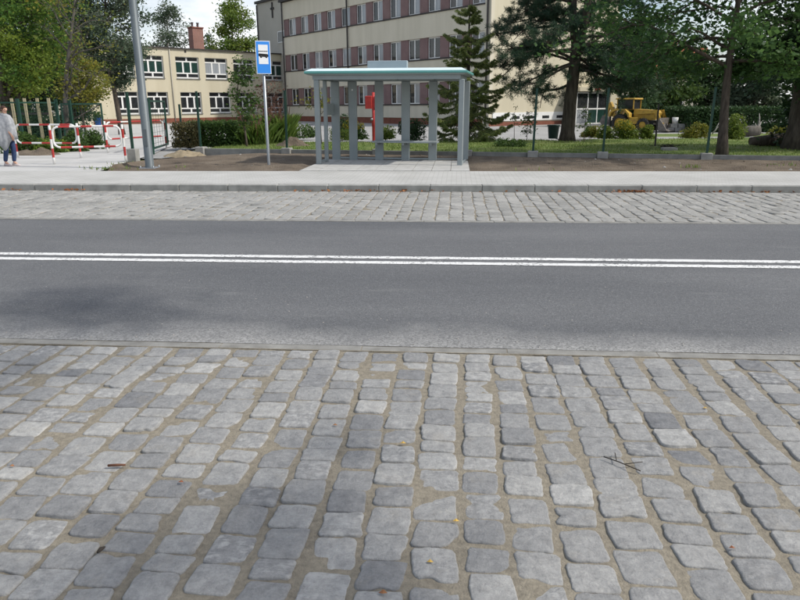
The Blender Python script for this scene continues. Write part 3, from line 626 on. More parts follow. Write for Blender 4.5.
# ---- main school block
A = ZC(287, 71); B = ZC(489, 48.3); d = (B-A).normalized(); LM = (B-A).length; ang = math.atan2(d.y, d.x)
sch = thing('school_building', 'long three storey cream school block with maroon window strips behind the bus shelter', 'building', (A.x, A.y, .05), ang)
core = MB(); core.box(.0, LM-.004, .32, 14, 0, 11.4); core.build('core_wall', 'yellow_render', sch, True)
rows = [(1.62, 3.22), (4.92, 6.45), (8.22, 9.78)]
lv = [0.55]+[z for r in rows for z in r]+[11.35]
for k in range(0, len(lv), 2):
    MB().box(0, LM-.6, 0, .318, lv[k], lv[k+1]).build('spandrel', 'cream_render', sch, True)
    if k < 6: MB().box(-.02, LM-.6, -.06, .12, lv[k+1]-.10, lv[k+1]+.002).build('sill', 'dark_trim', sch, True)
MB().box(LM-.6, LM, -.02, .318, 0, 11.4).build('corner_pier', 'cream_render', sch, True)
MB().box(0, LM-.6, .04, .318, 0, .55).build('basement_wall', 'brick_base', sch, True)
MB().box(-.3, LM+.25, -.3, 14.2, 11.4, 11.62).build('eaves', 'dark_trim', sch, True)
per = (LM-.6)/12
def wnd2(parent, x0, x1, z0, z1, y, k):
    f = MB(); t = .075; xm = x0+(x1-x0)*.5
    for a, b, c, e in ((x0, x1, z0, z0+t), (x0, x1, z1-t, z1), (x0, x0+t, z0+t, z1-t), (x1-t, x1, z0+t, z1-t), (xm-.06, xm+.06, z0+t, z1-t)): f.box(a, b, y, y+.06, c, e)
    o = f.build('window', 'window_white', parent, True)
    for i, (a, b) in enumerate(((x0+t, xm-.06), (xm+.06, x1-t))):
        mat = 'pane_dark' if (i == 0 and random.random() < .8) or random.random() < .3 else 'pane_curtain'
        MB().box(a, b, y+.03, y+.045, z0+t, z1-t).build('pane', mat, o, True)
for r, (z0, z1) in enumerate(rows):
    for i in range(12):
        xa = i*per+per*.40; xb = (i+1)*per
        wnd2(sch, xa, xb-.01, z0+.01, z1-.01, .17, i)
        p = MB(); p.box(i*per+.002, xa-.002, .075, .317, z0+.004, z1-.004); p.build('wall_panel', 'maroon_panel', sch, True)
for x in (.05, 7.9*per*.0+LM*.40, LM-.25):
    mb = MB(); mb.tube([(x, -.12, .1), (x, -.12, 11.4)], .065, 8); mb.build('drainpipe', 'dark_trim', sch, True)
# set-back top storey
MB().box(.8, LM-1, 1.6, 12.5, 11.62, 14.8).build('top_storey', 'cream_render', sch, True)
for i in range(6):
    wnd2(sch, 1.6+i*4.2, 3.4+i*4.2, 12.0, 13.6, 1.53, i)
MB().box(.4, LM-.6, 1.2, 12.9, 14.8, 15.0).build('roof', 'roofing', sch, True)
# stair tower, left of the strip windows
MB().add(*[[(-7.4, .9, 0), (-.004, .9, 0), (-.004, 9, 0), (-7.4, 9, 0), (-7.4, .9, 12.1), (-.004, .9, 12.1), (-.004, 9, 12.1), (-7.4, 9, 12.1)], [(0, 1, 5, 4), (1, 2, 6, 5), (2, 3, 7, 6), (3, 0, 4, 7), (4, 5, 6, 7)]]).build('stair_tower', 'grey_render', sch, True)
MB().box(-7.6, -.31, .7, 9.2, 12.1, 12.35).build('tower_coping', 'dark_trim', sch, True)
tw = [plane_hit(px, py, A, d) for px, py in ((272, 43), (279, 30))]
wnd2(sch, tw[0][0]-.3, tw[1][0]+.3, tw[0][1], tw[1][1], .84, 0)
mb = MB(); mb.tube([(-7.3, .8, .1), (-7.3, .8, 12)], .07, 8); mb.build('drainpipe', 'dark_trim', sch, True)
mb = MB(); mb.box(-3.9, -3.7, .8, .89, 10.4, 11.9); mb.box(-4.15, -3.45, .8, .888, 11.2, 11.4); mb.build('wall_anchor', 'dark_trim', sch, True)
# sunny end wall (local x = LM): basement window band and the glazed entrance
MB().box(LM, LM+.05, .02, 14, 0, .32).build('end_plinth', 'brick_base', sch, True)
MB().box(LM+.001, LM+.06, .35, 8.6, .40, .98).build('basement_band', 'window_white', sch, True)
for i in range(5):
    y = .7+i*1.6
    MB().box(LM+.05, LM+.075, y, y+.75, .52, .72).build('basement_window', 'pane_dark', sch, True)
dn = Vector((-d.y, d.x, 0)); Bc = A+d*LM
y0 = plane_hit(576, 110, Bc+d*1.2, dn)[0]; y1 = plane_hit(606, 110, Bc+d*1.2, dn)[0]; y2 = plane_hit(614.5, 110, Bc+d*1.2, dn)[0]
porch = thing('entrance_porch', 'white framed glazed entrance porch at the sunny end of the school', 'porch', (A.x, A.y, .05), ang)
MB().box(LM+.055, LM+1.55, y0-.1, y2, 2.45, 2.75).build('canopy', 'yellow_render', porch, True)
MB().box(LM+.055, LM+1.5, y1+.05, y2, 0, 2.45).build('side_wall', 'yellow_render', porch, True)
fr = MB(); X = LM+1.2; W = y1-y0
for t in (0, .36, .68, 1): fr.box(X-.05, X+.05, y0+W*t-.045, y0+W*t+.045, .05, 2.4)
for z in (.02, 1.12, 2.3):
    for t0, t1 in ((0, .36), (.36, .68), (.68, 1)): fr.box(X-.045, X+.045, y0+W*t0+.046, y0+W*t1-.046, z, z+.1)
fo = fr.build('door_frame', 'window_white', porch, True)
for j, (t0, t1) in enumerate(((0, .36), (.36, .68), (.68, 1))):
    for z0, z1, m in ((.125, 1.115, 'pane_green' if j else 'pane_curtain'), (1.225, 2.295, 'pane_dark')):
        MB().box(X-.02, X+.01, y0+W*t0+.05, y0+W*t1-.05, z0, z1).build('pane', m, fo, True)
sp = plane_hit(598, 92, Bc+d*1.62, dn)
ps = MB(); ps.box(LM+1.56, LM+1.60, sp[0]-.3, sp[0]+.3, 2.52, 2.80); ps.build('name_plate', 'red_paint', porch, True)
# ---- low wing
A2 = ZC(145, 63); B2 = ZC(255, 71); d2 = (B2-A2).normalized(); an2 = math.atan2(d2.y, d2.x)
sx = lambda px, py=90: plane_hit(px, py, A2, d2)[0]
zz = lambda px, py: plane_hit(px, py, A2, d2)[1]
wing = thing('school_wing', 'low two storey yellow school wing with white windows and brick base', 'building', (A2.x, A2.y, .05), an2)
xl = sx(60); xr = sx(286.5)
wins = []
for a, b in ((116, 137), (144, 166), (178, 201), (207, 229), (235, 255), (264, 284)): wins.append((sx(a), sx(b), zz(a, 79.2), zz(a, 57.8), 'u'))
for a, b in ((113.6, 138), (147, 167.6), (180, 201), (209, 230), (236, 256), (265, 285)): wins.append((sx(a), sx(b), zz(a, 114), zz(a, 92.7), 'l'))
zt = zz(190, 50.3)
# keep one height per storey
zu = (np.mean([w_[2] for w_ in wins[:6]]), np.mean([w_[3] for w_ in wins[:6]])); zl = (np.mean([w_[2] for w_ in wins[6:]]), np.mean([w_[3] for w_ in wins[6:]]))
holes = [(a, b, *(zu if k == 'u' else zl)) for a, b, _, _, k in wins]
hw = hole_wall(xl, xr, .5, zt, holes, 0, .3)
hw.add([(xl, 0, .5), (xl, 9, .5), (xl, 9, zt), (xl, 0, zt)], [(3, 2, 1, 0)]); hw.add([(xr, 0, .5), (xr, 9, .5), (xr, 9, zt), (xr, 0, zt)], [(0, 1, 2, 3)]); hw.add([(xl, 9, .5), (xr, 9, .5), (xr, 9, zt), (xl, 9, zt)], [(1, 0, 3, 2)])
hw.add([(xl+.02, .9, .5), (xr-.02, .9, .5), (xr-.02, .9, zt-.03), (xl+.02, .9, zt-.03)], [(0, 1, 2, 3)])
hw.build('wall', 'yellow_render', wing, True)
MB().box(xl-.03, xr+.0, -.04, 9, -.1, .5).build('brick_plinth', 'brick_base', wing, True)
rf = MB().box(xl-.12, xr, -.14, 9.1, zt+.002, zt+.12).build('roof', 'dark_trim', wing, True)
def wnd6(x0, x1, z0, z1, curtain):
    f = MB(); t = .12; y = .16; H = z1-z0; W = x1-x0
    def bar(a, b, c, e): f.box(a, b, y, y+.07, c, e)
    zb = [z0, z0+.24*H, z0+.78*H, z1]
    bar(x0, x1, z0, z0+t); bar(x0, x1, z1-.05, z1); bar(x0, x1, zb[1]-.05, zb[1]+.06); bar(x0, x1, zb[2]-.05, zb[2]+.06)
    rws = [(z0+t, zb[1]-.05, 2), (zb[1]+.06, zb[2]-.05, 3), (zb[2]+.06, z1-.05, 2)]
    for c, e, n_ in rws:
        for k in range(n_+1):
            xc = x0+W*k/n_; bar(max(x0, xc-t*.65), min(x1, xc+t*.65), c, e)
    o = f.build('window', 'window_white', wing, True)
    for j, (c, e, n_) in enumerate(rws):
        for k in range(n_):
            m = 'pane_dark' if j != 1 or curtain == 0 else ('pane_green' if curtain == 1 else 'pane_curtain')
            MB().box(x0+W*k/n_+t*.66, x0+W*(k+1)/n_-t*.66, y+.03, y+.045, c, e).build('pane', m, o, True)
    MB().box(x0-.03, x1+.03, -.08, y, z0-.06, z0+.002).build('sill', 'dark_concrete', o, True)
for i, h in enumerate(holes): wnd6(*h, [1, 1, 1, 2, 0, 1, 0, 0, 0, 0, 0, 0][i])
mb = MB(); xq = sx(172.5); mb.tube([(xq, -.07, .1), (xq, -.07, zt)], .045, 6); mb.build('drainpipe', 'grey_render', wing, True)
vx = sx(188.5); MB().box(vx-.1, vx+.1, -.02, .05, zz(188, 52)-.12, zz(188, 52)+.1).build('wall_vent', 'dark_trim', wing, True)
n2_ = Vector((-d2.y, d2.x, 0)); cx = plane_hit(195.5, 40, A2+n2_*3.6, d2)[0]
ch = MB().box(cx-.58, cx+.58, 3.0, 3.9, zt, zt+2.3).build('chimney', 'chimney_brick', rf, True)
MB().box(cx-.64, cx+.64, 2.94, 3.96, zt+2.3, zt+2.42).build('chimney_cap', 'brick_base', rf, True)
cp = MB()
for q in (-.3, .3): cp.lathe([(.11, 0), (.11, .35), (.15, .36), (.15, .45)], (cx+q, 3.5, zt+2.42), 8)
cp.build('chimney_pots', 'galvanised', rf, True)
# ---- distant houses
def house(name, label, c, wx, wy, he, hr, rz, roofm, wallm='cream_render'):
    t = thing(name, label, 'house', (c.x, c.y, .05), rz); x, y = wx/2, wy/2
    w_ = MB(); w_.add([(-x, -y, 0), (x, -y, 0), (x, y, 0), (-x, y, 0), (-x, -y, he), (x, -y, he), (x, y, he), (-x, y, he), (-x, 0, hr-.1), (x, 0, hr-.1)], [(0, 1, 5, 4), (2, 3, 7, 6), (1, 2, 6, 9, 5), (3, 0, 4, 8, 7)])
    w_.build('wall', wallm, t, True)
    e = .4; r = MB(); s_ = (hr-he)/y
    for sg in (-1, 1): r.add([(-x-e, sg*(y+e), he-e*s_), (x+e, sg*(y+e), he-e*s_), (x+e, 0, hr), (-x-e, 0, hr), (-x-e, sg*(y+e), he-e*s_+.15), (x+e, sg*(y+e), he-e*s_+.15), (x+e, 0, hr+.15), (-x-e, 0, hr+.15)], [(0, 1, 2, 3), (4, 7, 6, 5), (0, 4, 5, 1), (0, 3, 7, 4), (1, 5, 6, 2)])
    ro = r.build('roof', roofm, t, True); MB().box(x*.3, x*.3+.6, -.3, .4, hr-.6, hr+.9).build('chimney', 'brick_base', ro, True)
    for k in (-.5, .1, .6):
        f = MB().box(x*k-.6, x*k+.6, -y-.05, -y-.002, 1.1, 2.4).build('window', 'window_white', t, True); MB().box(x*k-.5, x*k+.5, -y-.065, -y-.051, 1.2, 2.3).build('pane', 'pane_dark', f, True)
    return t
house('red_roof_house', 'house with orange red roof glimpsed through the trees beyond the yellow digger', ZC(652, 74), 9, 8, 4.3, 6.9, R(-20), 'red_roof')
house('pink_roof_house', 'low house with faded pink roof behind the leafy trees at the left edge', ZC(30, 52), 7, 6, 2.5, 3.6, R(10), 'pink_roof')

# ================================================================== STREET THINGS
# ---- fence with concrete plinth
def on_fence(px):
    P0 = Vector((0, FY(0), 0)); dd = Vector((1, -.161, 0)).normalized(); s, _ = plane_hit(px, 150, P0, dd); return P0+dd*s
fd = Vector((1, -.161, 0)).normalized(); fm = lambda p: Matrix.Translation(p) @ Matrix.Rotation(math.atan2(fd.y, fd.x), 4, 'Z')
fp = [on_fence(px) for px in (201, 287, 378, 467, 533, 603, 707, 812)]; fp.append(fp[-1]+fd*2.6); fp.append(fp[-1]+fd*2.6)
fen = thing('fence', 'unfinished fence of green posts on low concrete plinth panels behind the soil strip', 'fence', (fp[0].x, fp[0].y, .1))
for i, p in enumerate(fp):
    z = zf(p.x); p.z = z
    MB().bbox(-.14, .14, -.12, .12, -.12, .17, .012, 0, fm(p)).build('base_block', 'concrete', fen)
    h = 1.80; lean = [.0, .01, 0, .01, .02, .02, .025, 0, 0, 0][i]
    mb = MB(); mb.box(-.03, .03, -.02, .02, .171, h, 0, fm(p) @ Matrix.Rotation(lean, 4, 'Y')); po = mb.build('post', 'fence_green', fen)
    MB().box(-.034, .034, -.024, .024, h, h+.012, 0, fm(p) @ Matrix.Rotation(lean, 4, 'Y')).build('cap', 'fence_green', po)
    if i < len(fp)-1:
        q = fp[i+1]; q.z = zf(q.x); Ln = (q-p).length; sl_ = (q.z-p.z)/Ln
        MB().bbox(.15, Ln-.15, -.03, .03, -.14, .125, .008, 0, fm(p) @ Matrix.Rotation(-math.atan(sl_), 4, 'Y')).build('plinth_panel', 'dark_concrete', fen)
bl = G(655, 146, .22)
mb = MB(); mb.box(-.025, .025, -.02, .02, 0, 1.35, 0, Matrix.Translation(bl)); o = mb.build('garden_post', 'dark_trim'); tag(o, 'thin dark post standing alone on the lawn left of the leaning fence post', 'post')
# slab of concrete lying on lawn, dark branch pile
MB().bbox(-.22, .22, -.13, .13, 0, .09, .01, 0, Matrix.Translation(G(669, 150.5, .2))).build('loose_block', 'concrete'); tag(bpy.data.objects['loose_block'], 'loose concrete block lying on the lawn edge behind the plinth', 'block')
def brushpile(name, label, c, r, n, mat, h=.18, rad=.012, cat='branches'):
    mb = MB()
    for _ in range(n):
        a = random.random()*3.14; l = r*random.uniform(.4, 1); p = Vector((c.x+random.gauss(0, r*.25), c.y+random.gauss(0, r*.2), c.z+random.random()*h)); q = Vector((math.cos(a), math.sin(a)*.5, random.uniform(-.12, .18)))*l*.5
        lo = p-q; hi = p+q; lo.z = max(lo.z, c.z+.01); hi.z = max(hi.z, c.z+.01); m = (lo+hi)/2+Vector((0, 0, random.uniform(0, .05))); mb.tube([lo, m, hi], [rad, rad*.9, rad*.5], 4)
    o = mb.build(name, mat); return tag(o, label, cat)
brushpile('branch_pile', 'dark pile of cut twigs on the lawn behind the plinth near the loose block', G(668, 148, .22), .55, 26, 'dark_stick', .1)

# ---- lamp post
lp = G(150, 168.3, .12); lamp = thing('lamp_post', 'tall grey steel lamp post at the left rising out of the picture', 'lamp post', lp)
mb = MB(); mb.lathe([(.115, .02), (.115, .05), (.106, .06), (.104, 1.6), (.099, 1.605), (.066, 8.5), (.0, 8.5)], lp, 20); shaft = mb.build('shaft', 'lamp_steel', lamp)
MB().bbox(-.2, .2, -.2, .2, 0, .025, .01, 0, Matrix.Translation(lp)).build('base_plate', 'galvanised', lamp)
for a in (-1, 1):
    for b in (-1, 1): bo = MB(); bo.lathe([(.018, .02), (.018, .07), (0, .07)], lp+Vector((a*.165, b*.165, 0)), 6); bo.build('anchor_bolt', 'galvanised', lamp)
MB().box(-.05, .05, -.112, -.099, .55, .95, 0, Matrix.Translation(lp)).build('service_door', 'lamp_steel', lamp)
mb = MB(); mb.tube([lp+Vector((0, 0, 8.4)), lp+Vector((0, -.3, 8.75)), lp+Vector((0, -1.4, 8.95))], [.045, .04, .035], 8); mb.build('arm', 'lamp_steel', lamp)
MB().bbox(-.13, .13, -2.0, -1.35, 8.9, 9.02, .03, 0, Matrix.Translation(lp)).build('lamp_head', 'lamp_steel', lamp)

# ---- bus stop sign
bs = G(269, 166, .12); zb = AT(266, 74, bs.y).z; zt_ = AT(264.5, 41, bs.y).z
stop = thing('bus_stop_sign', 'blue and white bus stop sign on a slim grey pole beside the shelter', 'sign', bs, R(28))
pole = MB(); pole.lathe([(.038, -.05), (.038, zt_-.12-.04), (0, zt_-.12-.04)], (0, 0, 0), 12); pole.build('pole', 'galvanised', stop, True)
pz0 = zb-.12; pz1 = zt_-.12; hw_ = .18
pl = MB(); pl.bbox(-hw_, hw_, -.062, -.042, pz0, pz1, .004); plo = pl.build('panel', 'sign_white', stop, True)
MB().box(-hw_+.014, hw_-.014, -.065, -.0625, pz0+.014, pz1-.014).build('blue_field', 'sign_blue', plo, True)
H = pz1-pz0
MB().box(-hw_+.065, hw_-.06, -.068, -.0655, pz0+.30*H, pz1-.115*H).build('white_field', 'sign_white', plo, True)
sy = MB(); zc_ = pz0+.545*H
bus = [(-.115, .0), (-.115, .045), (-.1, .058), (.1, .046), (.122, .03), (.125, -.012), (.1, -.024), (-.06, -.018), (-.1, -.008)]
sy.prism([(x, zc_+z) for x, z in bus], -.071, -.0685)
for x in (-.055, .075): sy.lathe([(0, -.0712), (.026, -.0712), (.026, -.0685), (0, -.0685)], (x, 0, zc_-.02), 12, 0, 'Y')
for x in (-.115, -.07, -.025, .02, .065): sy.box(x, x+.036, -.071, -.0685, zc_+.098-.05*0, zc_+.108)
sy.box(-.125, .125, -.071, -.0685, zc_+.112, zc_+.118)
sy.build('bus_symbol', 'sign_black', plo, True)
for z in (pz0+.12*H, pz1-.15*H): MB().box(-.06, .06, -.041, .05, z, z+.04).build('clamp', 'galvanised', plo, True)

# ---- bus shelter
sA = Vector((-3.60, 18.12, .13)); sB = Vector((.09, 17.74, .10)); sd = (sB-sA).normalized(); sr = math.atan2(sd.y, sd.x); SL = (sB-sA).length; DP = 1.55
sh = thing('bus_shelter', 'grey steel bus shelter without glass under a flat roof with teal edge', 'bus shelter', sA, sr); sh.rotation_euler.y = R(.45)
bn = Vector((-sd.y, sd.x, 0)); sBk = sA+bn*DP
sX = lambda px, back=True: plane_hit(px, 150, sBk if back else sA, sd)[0]
HB = 2.10
def post(x0, x1, y0, y1, name='post'):
    mb = MB(); mb.bbox(x0, x1, y0, y1, 0, HB, .012); return mb.build(name, 'shelter_grey', sh, True)
pf0 = post(-.055, .075, -.055, .055); pf1 = post(SL-.075, SL+.055, -.055, .055)
for px in (353.5, 379.3, 405.5, 432.5):
    x = sX(px); post(x-.115, x+.115, DP-.04, DP+.04)
post(-.06, .17, DP-.04, DP+.04); post(SL-.18, SL+.06, DP-.04, DP+.04)
# end walls: one middle post each, plates
post(-.05, .05, .72, .80)
for z0, z1 in ((1.22, 1.52),): MB().box(-.03, .03, .802, DP-.042, z0, z1).build('plate', 'shelter_grey', sh, True)
for x0 in (0., SL):
    MB().box(x0-.025, x0+.025, .057, .718 if x0 == 0 else DP-.042, .03, .075).build('bottom_rail', 'shelter_grey', sh, True)
bx_ = [.172]+[v for px in (353.5, 379.3, 405.5, 432.5) for v in (sX(px)-.117, sX(px)+.117)]+[SL-.182]
for i in range(0, len(bx_), 2): MB().box(bx_[i], bx_[i+1], DP-.025, DP+.025, .03, .075).build('bottom_rail', 'shelter_grey', sh, True)
# roof: beam frame, deck with sloped nosing coloured as reflected sky and teal stripe
xa, xb = -.24, SL+.12; ya, yb = -.20, DP+.2
fr = MB(); fr.box(xa+.16, xb-.16, ya+.14, ya+.22, HB, HB+.10); fr.box(xa+.16, xb-.16, yb-.22, yb-.14, HB, HB+.10); fr.box(xa+.16, xa+.24, ya+.22, yb-.22, HB, HB+.10); fr.box(xb-.24, xb-.16, ya+.22, yb-.22, HB, HB+.10)
for t in (.25, .5, .75): fr.box(xa+(xb-xa)*t-.03, xa+(xb-xa)*t+.03, ya+.22, yb-.22, HB+.02, HB+.10)
ro = fr.build('roof_frame', 'shelter_grey', sh, True)
def ring(o, z): return [(xa-o, ya-o, z), (xb+o, ya-o, z), (xb+o, yb+o, z), (xa-o, yb+o, z)]
dk = MB(); Z = HB+.102
rg = [(-.10, Z, 0), (.0, Z+.035, 0), (.012, Z+.06, 1), (.0, Z+.10, 2), (-.14, Z+.165, 2)]
vs = []; 
for o_, z, _ in rg: vs += ring(o_, z)
fs = [(3, 2, 1, 0)]; mi = [0]
for j in range(len(rg)-1):
    for k in range(4): fs.append((j*4+k, j*4+(k+1) % 4, j*4+4+(k+1) % 4, j*4+4+k)); mi.append([0, 0, 1, 2][j])
e = (len(rg)-1)*4; fs.append((e, e+1, e+2, e+3)); mi.append(2)
dk.add(vs, fs); dk.m = mi; dk.m = [0 if i == 0 else m for i, m in enumerate(mi)]
for i, f in enumerate(dk.f):
    pass
rg_m = {0: 0, 1: 1, 2: 1, 3: 2}
dk.m = [0]+[rg_m[j] for j in range(len(rg)-1) for _ in range(4)]+[2]
deck = dk.build('roof_deck', ['shelter_grey', 'teal', 'shelter_roof_sky'], sh, True)
x0 = sX(368, False)-.10; x1 = sX(409, False)-.14
MB().bbox(x0, x1, .45, .60, Z+.166, Z+.166+.20, .01).build('roof_box', 'shelter_box', sh, True)
# bench
x0, x1 = sX(376)-.02, sX(437)+.06
bench = MB().bbox(x0, x1, DP-.46, DP-.06, .50, .545, .012).build('bench_seat', 'bench_grey', sh, True)
for px in (379.3, 405.5, 432.5):
    x = sX(px); MB().box(x-.03, x+.03, DP-.42, DP-.042, .44, .498).build('bracket', 'shelter_grey', bench, True)
MB().box(sX(353.5)-.02, sX(353.5)+.02, DP-.047, DP-.041, 1.86, 1.90).build('fixing', 'sign_white', sh, True)
# shelter pad of slabs
pad = thing('shelter_pad', 'pale slab pad under the bus shelter', 'paving', (sA.x, sA.y, .1))
pa = [G(298.5, 170.9, .125), G(470, 171, .125)]
cols_ = 9
for i in range(cols_):
    for j in range(5):
        u0, u1 = i/cols_, (i+1)/cols_; x0 = pa[0].x+(pa[1].x-pa[0].x)*u0; x1 = pa[0].x+(pa[1].x-pa[0].x)*u1
        ys0 = Y3+.006; ys1 = 19.75-.15*(x0+3.7); q0, q1 = ys0+(ys1-ys0)*j/5, ys0+(ys1-ys0)*(j+1)/5
        MB().box(x0+.006, x1-.006, q0+.006, q1-.006, .05, .129+random.uniform(-.002, .002)).build('slab', 'pad_slab', pad)
MB().box(pa[0].x, pa[1].x, Y3+.005, 19.6, .04, .112).build('bed', 'sand', pad)

# ---- red post with box
rpz = G(374, 142.5, .22); red = thing('red_post', 'red post with a red box near its top behind the shelter', 'post', rpz)
mb = MB(); mb.lathe([(.065, -.03), (.065, .6), (.075, .62), (.075, .9), (.055, .95), (.055, 1.85), (0, 1.85)], rpz, 12); mb.build('pole', 'red_paint', red)
MB().bbox(-.30, -.04, -.14, .14, 1.25, 1.72, .02, 0, Matrix.Translation(rpz)).build('box', 'red_paint', red)
MB().box(.04, .10, -.08, .08, 1.27, 1.70, 0, Matrix.Translation(rpz)).build('bracket', 'red_paint', red)
mb = MB(); mb.lathe([(.0, -.16), (.045, -.16), (.05, -.06)], rpz+Vector((-.06, 0, .86)), 10, 0, 'Y'); mb.build('outlet', 'galvanised', red)

# ---- red and white barriers
def barrier(label, b0, b1, px):
    p0, p1 = b0, b1; dd = (p1-p0); dd.z = 0; Ln = dd.length; rz = math.atan2(dd.y, dd.x)
    t = thing('barrier', label, 'barrier', p0, rz, 'red and white tubular barriers across the drive')
    for x in (0, Ln):
        zs = [0, .18, .42, .66, .9, 1.02]; mb = MB(); mb.tube([(x, 0, z) for z in zs], .032, 10, mis=[0, 1, 0, 1, 0][:5]); mb.build('leg', ['barrier_white', 'red_paint'], t, True)
    r = .16; z0, z1 = .44, .98; x0, x1 = .055, Ln-.055; path = []; cm_ = []
    def seg(a, b, n, flip):
        for i in range(n): path.append(a+(b-a)*(i/n)); cm_.append((i+flip) % 2)
    def arc(cx, cz, a0):
        for i in range(6): a = a0+i/6*math.pi/2; path.append(Vector((cx+r*math.cos(a), 0, cz+r*math.sin(a)))); cm_.append(0)
    arc(x0+r, z0+r, math.pi); seg(Vector((x0+r, 0, z0)), Vector((x1-r, 0, z0)), 5, 1); arc(x1-r, z0+r, -math.pi/2); seg(Vector((x1, 0, z0+r)), Vector((x1, 0, z1-r)), 1, 0)
    arc(x1-r, z1-r, 0); seg(Vector((x1-r, 0, z1)), Vector((x0+r, 0, z1)), 5, 1); arc(x0+r, z1-r, math.pi/2); seg(Vector((x0, 0, z1-r)), Vector((x0, 0, z0+r)), 1, 0)
    path.append(path[0])
    mb = MB(); mb.tube(path, .028, 8, mis=cm_, cap=False); mb.build('frame', ['barrier_white', 'red_paint'], t, True)
    return t
barrier('red and white tubular barrier nearest the walking woman', G(18, 157.6, .122), G(81, 158, .122), 0)
barrier('red and white barrier in the middle, nearest the road', G(54.5, 164.3, .122), G(126, 162.3, .122), 0)
barrier('red and white barrier farthest into the drive, beside the lamp post', G(108, 152.8, .13), G(166.5, 148, .13), 0)

# ---- gate posts and gate leaves at the drive
def leaf_gate(name, label, a, b, h, cat='gate', brace=True, n=14, z0=.12):
    dd = b-a; Ln = math.hypot(dd.x, dd.y); t = thing(name, label, cat, a, math.atan2(dd.y, dd.x)); f = MB()
    f.box(0, .06, -.03, .03, z0, h); f.box(Ln-.06, Ln, -.03, .03, z0, h); f.box(.06, Ln-.06, -.03, .03, h-.06, h); f.box(.06, Ln-.06, -.03, .03, z0, z0+.06)
    f.build('frame', 'fence_green', t, True)
    if brace:
        mb = MB(); mb.tube([(.06, 0, z0+.06+(h-z0)*.45), (Ln-.06, 0, h-.06)], .025, 6); mb.build('brace', 'dark_trim', t, True)
    m = MB()
    for i in range(1, n): m.box(Ln*i/n-.004, Ln*i/n+.004, -.004, .004, z0+.06, h-.06)
    for i in range(1, 9): m.box(.06, Ln-.06, .0045, .0105, z0+(h-z0)*i/9-.004, z0+(h-z0)*i/9+.004)
    m.build('mesh_panel', 'fence_green', t, True); return t
leaf_gate('gate', 'green mesh gate leaf with diagonal brace standing open by the blue tub', G(66, 147.5, .13), G(106.5, 146, .13), 1.62)
leaf_gate('gate', 'open green gate leaf frame right of the lamp post', G(154, 153, .13), G(168.5, 148, .13), 1.68, brace=False, n=6)
def gpost(label, b, h, block=False, w_=.045):
    t = thing('gate_post', label, 'post', b); MB().box(-w_, w_, -w_, w_, .0 if not block else .341, h, 0, Matrix.Translation(b)).build('post', 'fence_green', t)
    MB().box(-w_-.006, w_+.006, -w_-.006, w_+.006, h, h+.02, 0, Matrix.Translation(b)).build('cap', 'fence_green', t)
    if block: MB().bbox(-.13, .13, -.13, .13, -.02, .34, .012, 0, Matrix.Translation(b)).build('base_block', 'concrete', t)
    return t
gpost('green post on a tall concrete block left of the lamp post', G(134, 161, .13), 1.85, True, .032)
gpost('green post partly hidden right behind the lamp post', G(153, 154.5, .13), 1.72)
gpost('slim green post at the brown hedge end between lamp post and first fence post', G(183, 147, .16), 1.5, False, .03)
# ---- left boundary: green panel fence, pale leaning slats behind
a = G(-60, 153, .14); b = G(25, 152, .14); c = G(62, 148, .14)
lf = thing('mesh_fence', 'dark green mesh fence behind the walking woman', 'fence', a)
for p, q in ((a, b), (b, c)):
    dd = q-p; Ln = dd.length; m_ = Matrix.Translation(p) @ Matrix.Rotation(math.atan2(dd.y, dd.x), 4, 'Z')
    MB().box(.03, Ln-.03, -.02, .02, 1.60, 1.65, 0, m_).build('rail', 'fence_green', lf); w2 = MB()
    for i in range(1, int(Ln/.1)): w2.box(i*.1-.003, i*.1+.003, -.003, .003, .1, 1.6, 0, m_)
    for i in range(1, 9): w2.box(.03, Ln-.03, .004, .01, i*.19-.003, i*.19+.003, 0, m_)
    w2.build('mesh_panel', 'fence_green', lf)
for p in (a, b, c, c+Vector((.35, .3, 0)), c+Vector((-.4, .2, 0))):
    mb = MB(); mb.box(-.045, .045, -.045, .045, 0, 1.75, 0, Matrix.Translation(p)); mb.build('post', 'fence_green', lf)
for p in (b,): MB().bbox(-.12, .12, -.12, .12, -.05, .24, .012, 0, Matrix.Translation(p+Vector((.16, -.12, 0)))).build('base_block', 'concrete', lf)
sf = thing('slat_fence', 'row of pale leaning timber slats behind the green mesh fence', 'fence', G(30, 144, .14))
for px in (-22, -10, 3, 16, 29, 41, 52):
    p = AT(px, 124, 24.4); p.z = .1; m_ = Matrix.Translation(p) @ Matrix.Rotation(random.uniform(-.03, .03), 4, 'Y'); MB().bbox(-.055, .055, -.014, .014, 0, 1.82, .004, 0, m_).build('slat', 'pale_timber', sf)
for z in (.45, 1.35):
    p = AT(-24, 124, 24.43); q = AT(54, 124, 24.43); MB().box(p.x, q.x, p.y, p.y+.04, z, z+.08).build('rail', 'dark_trim', sf)
# ---- tubs and bins
bp_ = G(98.5, 127, .14)
tub = thing('plant_tub', 'blue tub with a small green plant near the school wall', 'tub', bp_)
mb = MB(); mb.lathe([(.20, 0), (.27, .62), (.29, .62), (.29, .68), (.24, .68), (.22, .5), (0, .5)], bp_, 14); mb.build('tub', 'blue_plastic', tub)
P = rng.normal(size=(500, 3))*np.array([.2, .2, .14])+np.array([0, 0, .85]); V, Fq, t = leaves(P, .12); link('plant', fastmesh('plant', V, Fq, 'leaf_green', t), tub)
bp_ = G(553, 138.5, .2); mb = MB(); mb.lathe([(0, 0), (.19, 0), (.24, .5), (.265, .5), (.265, .56), (.2, .56), (.18, .1)], bp_, 14); o = mb.build('bin', 'dark_green_plastic'); tag(o, 'dark green tub standing on the lawn left of the pine trunk', 'bin')
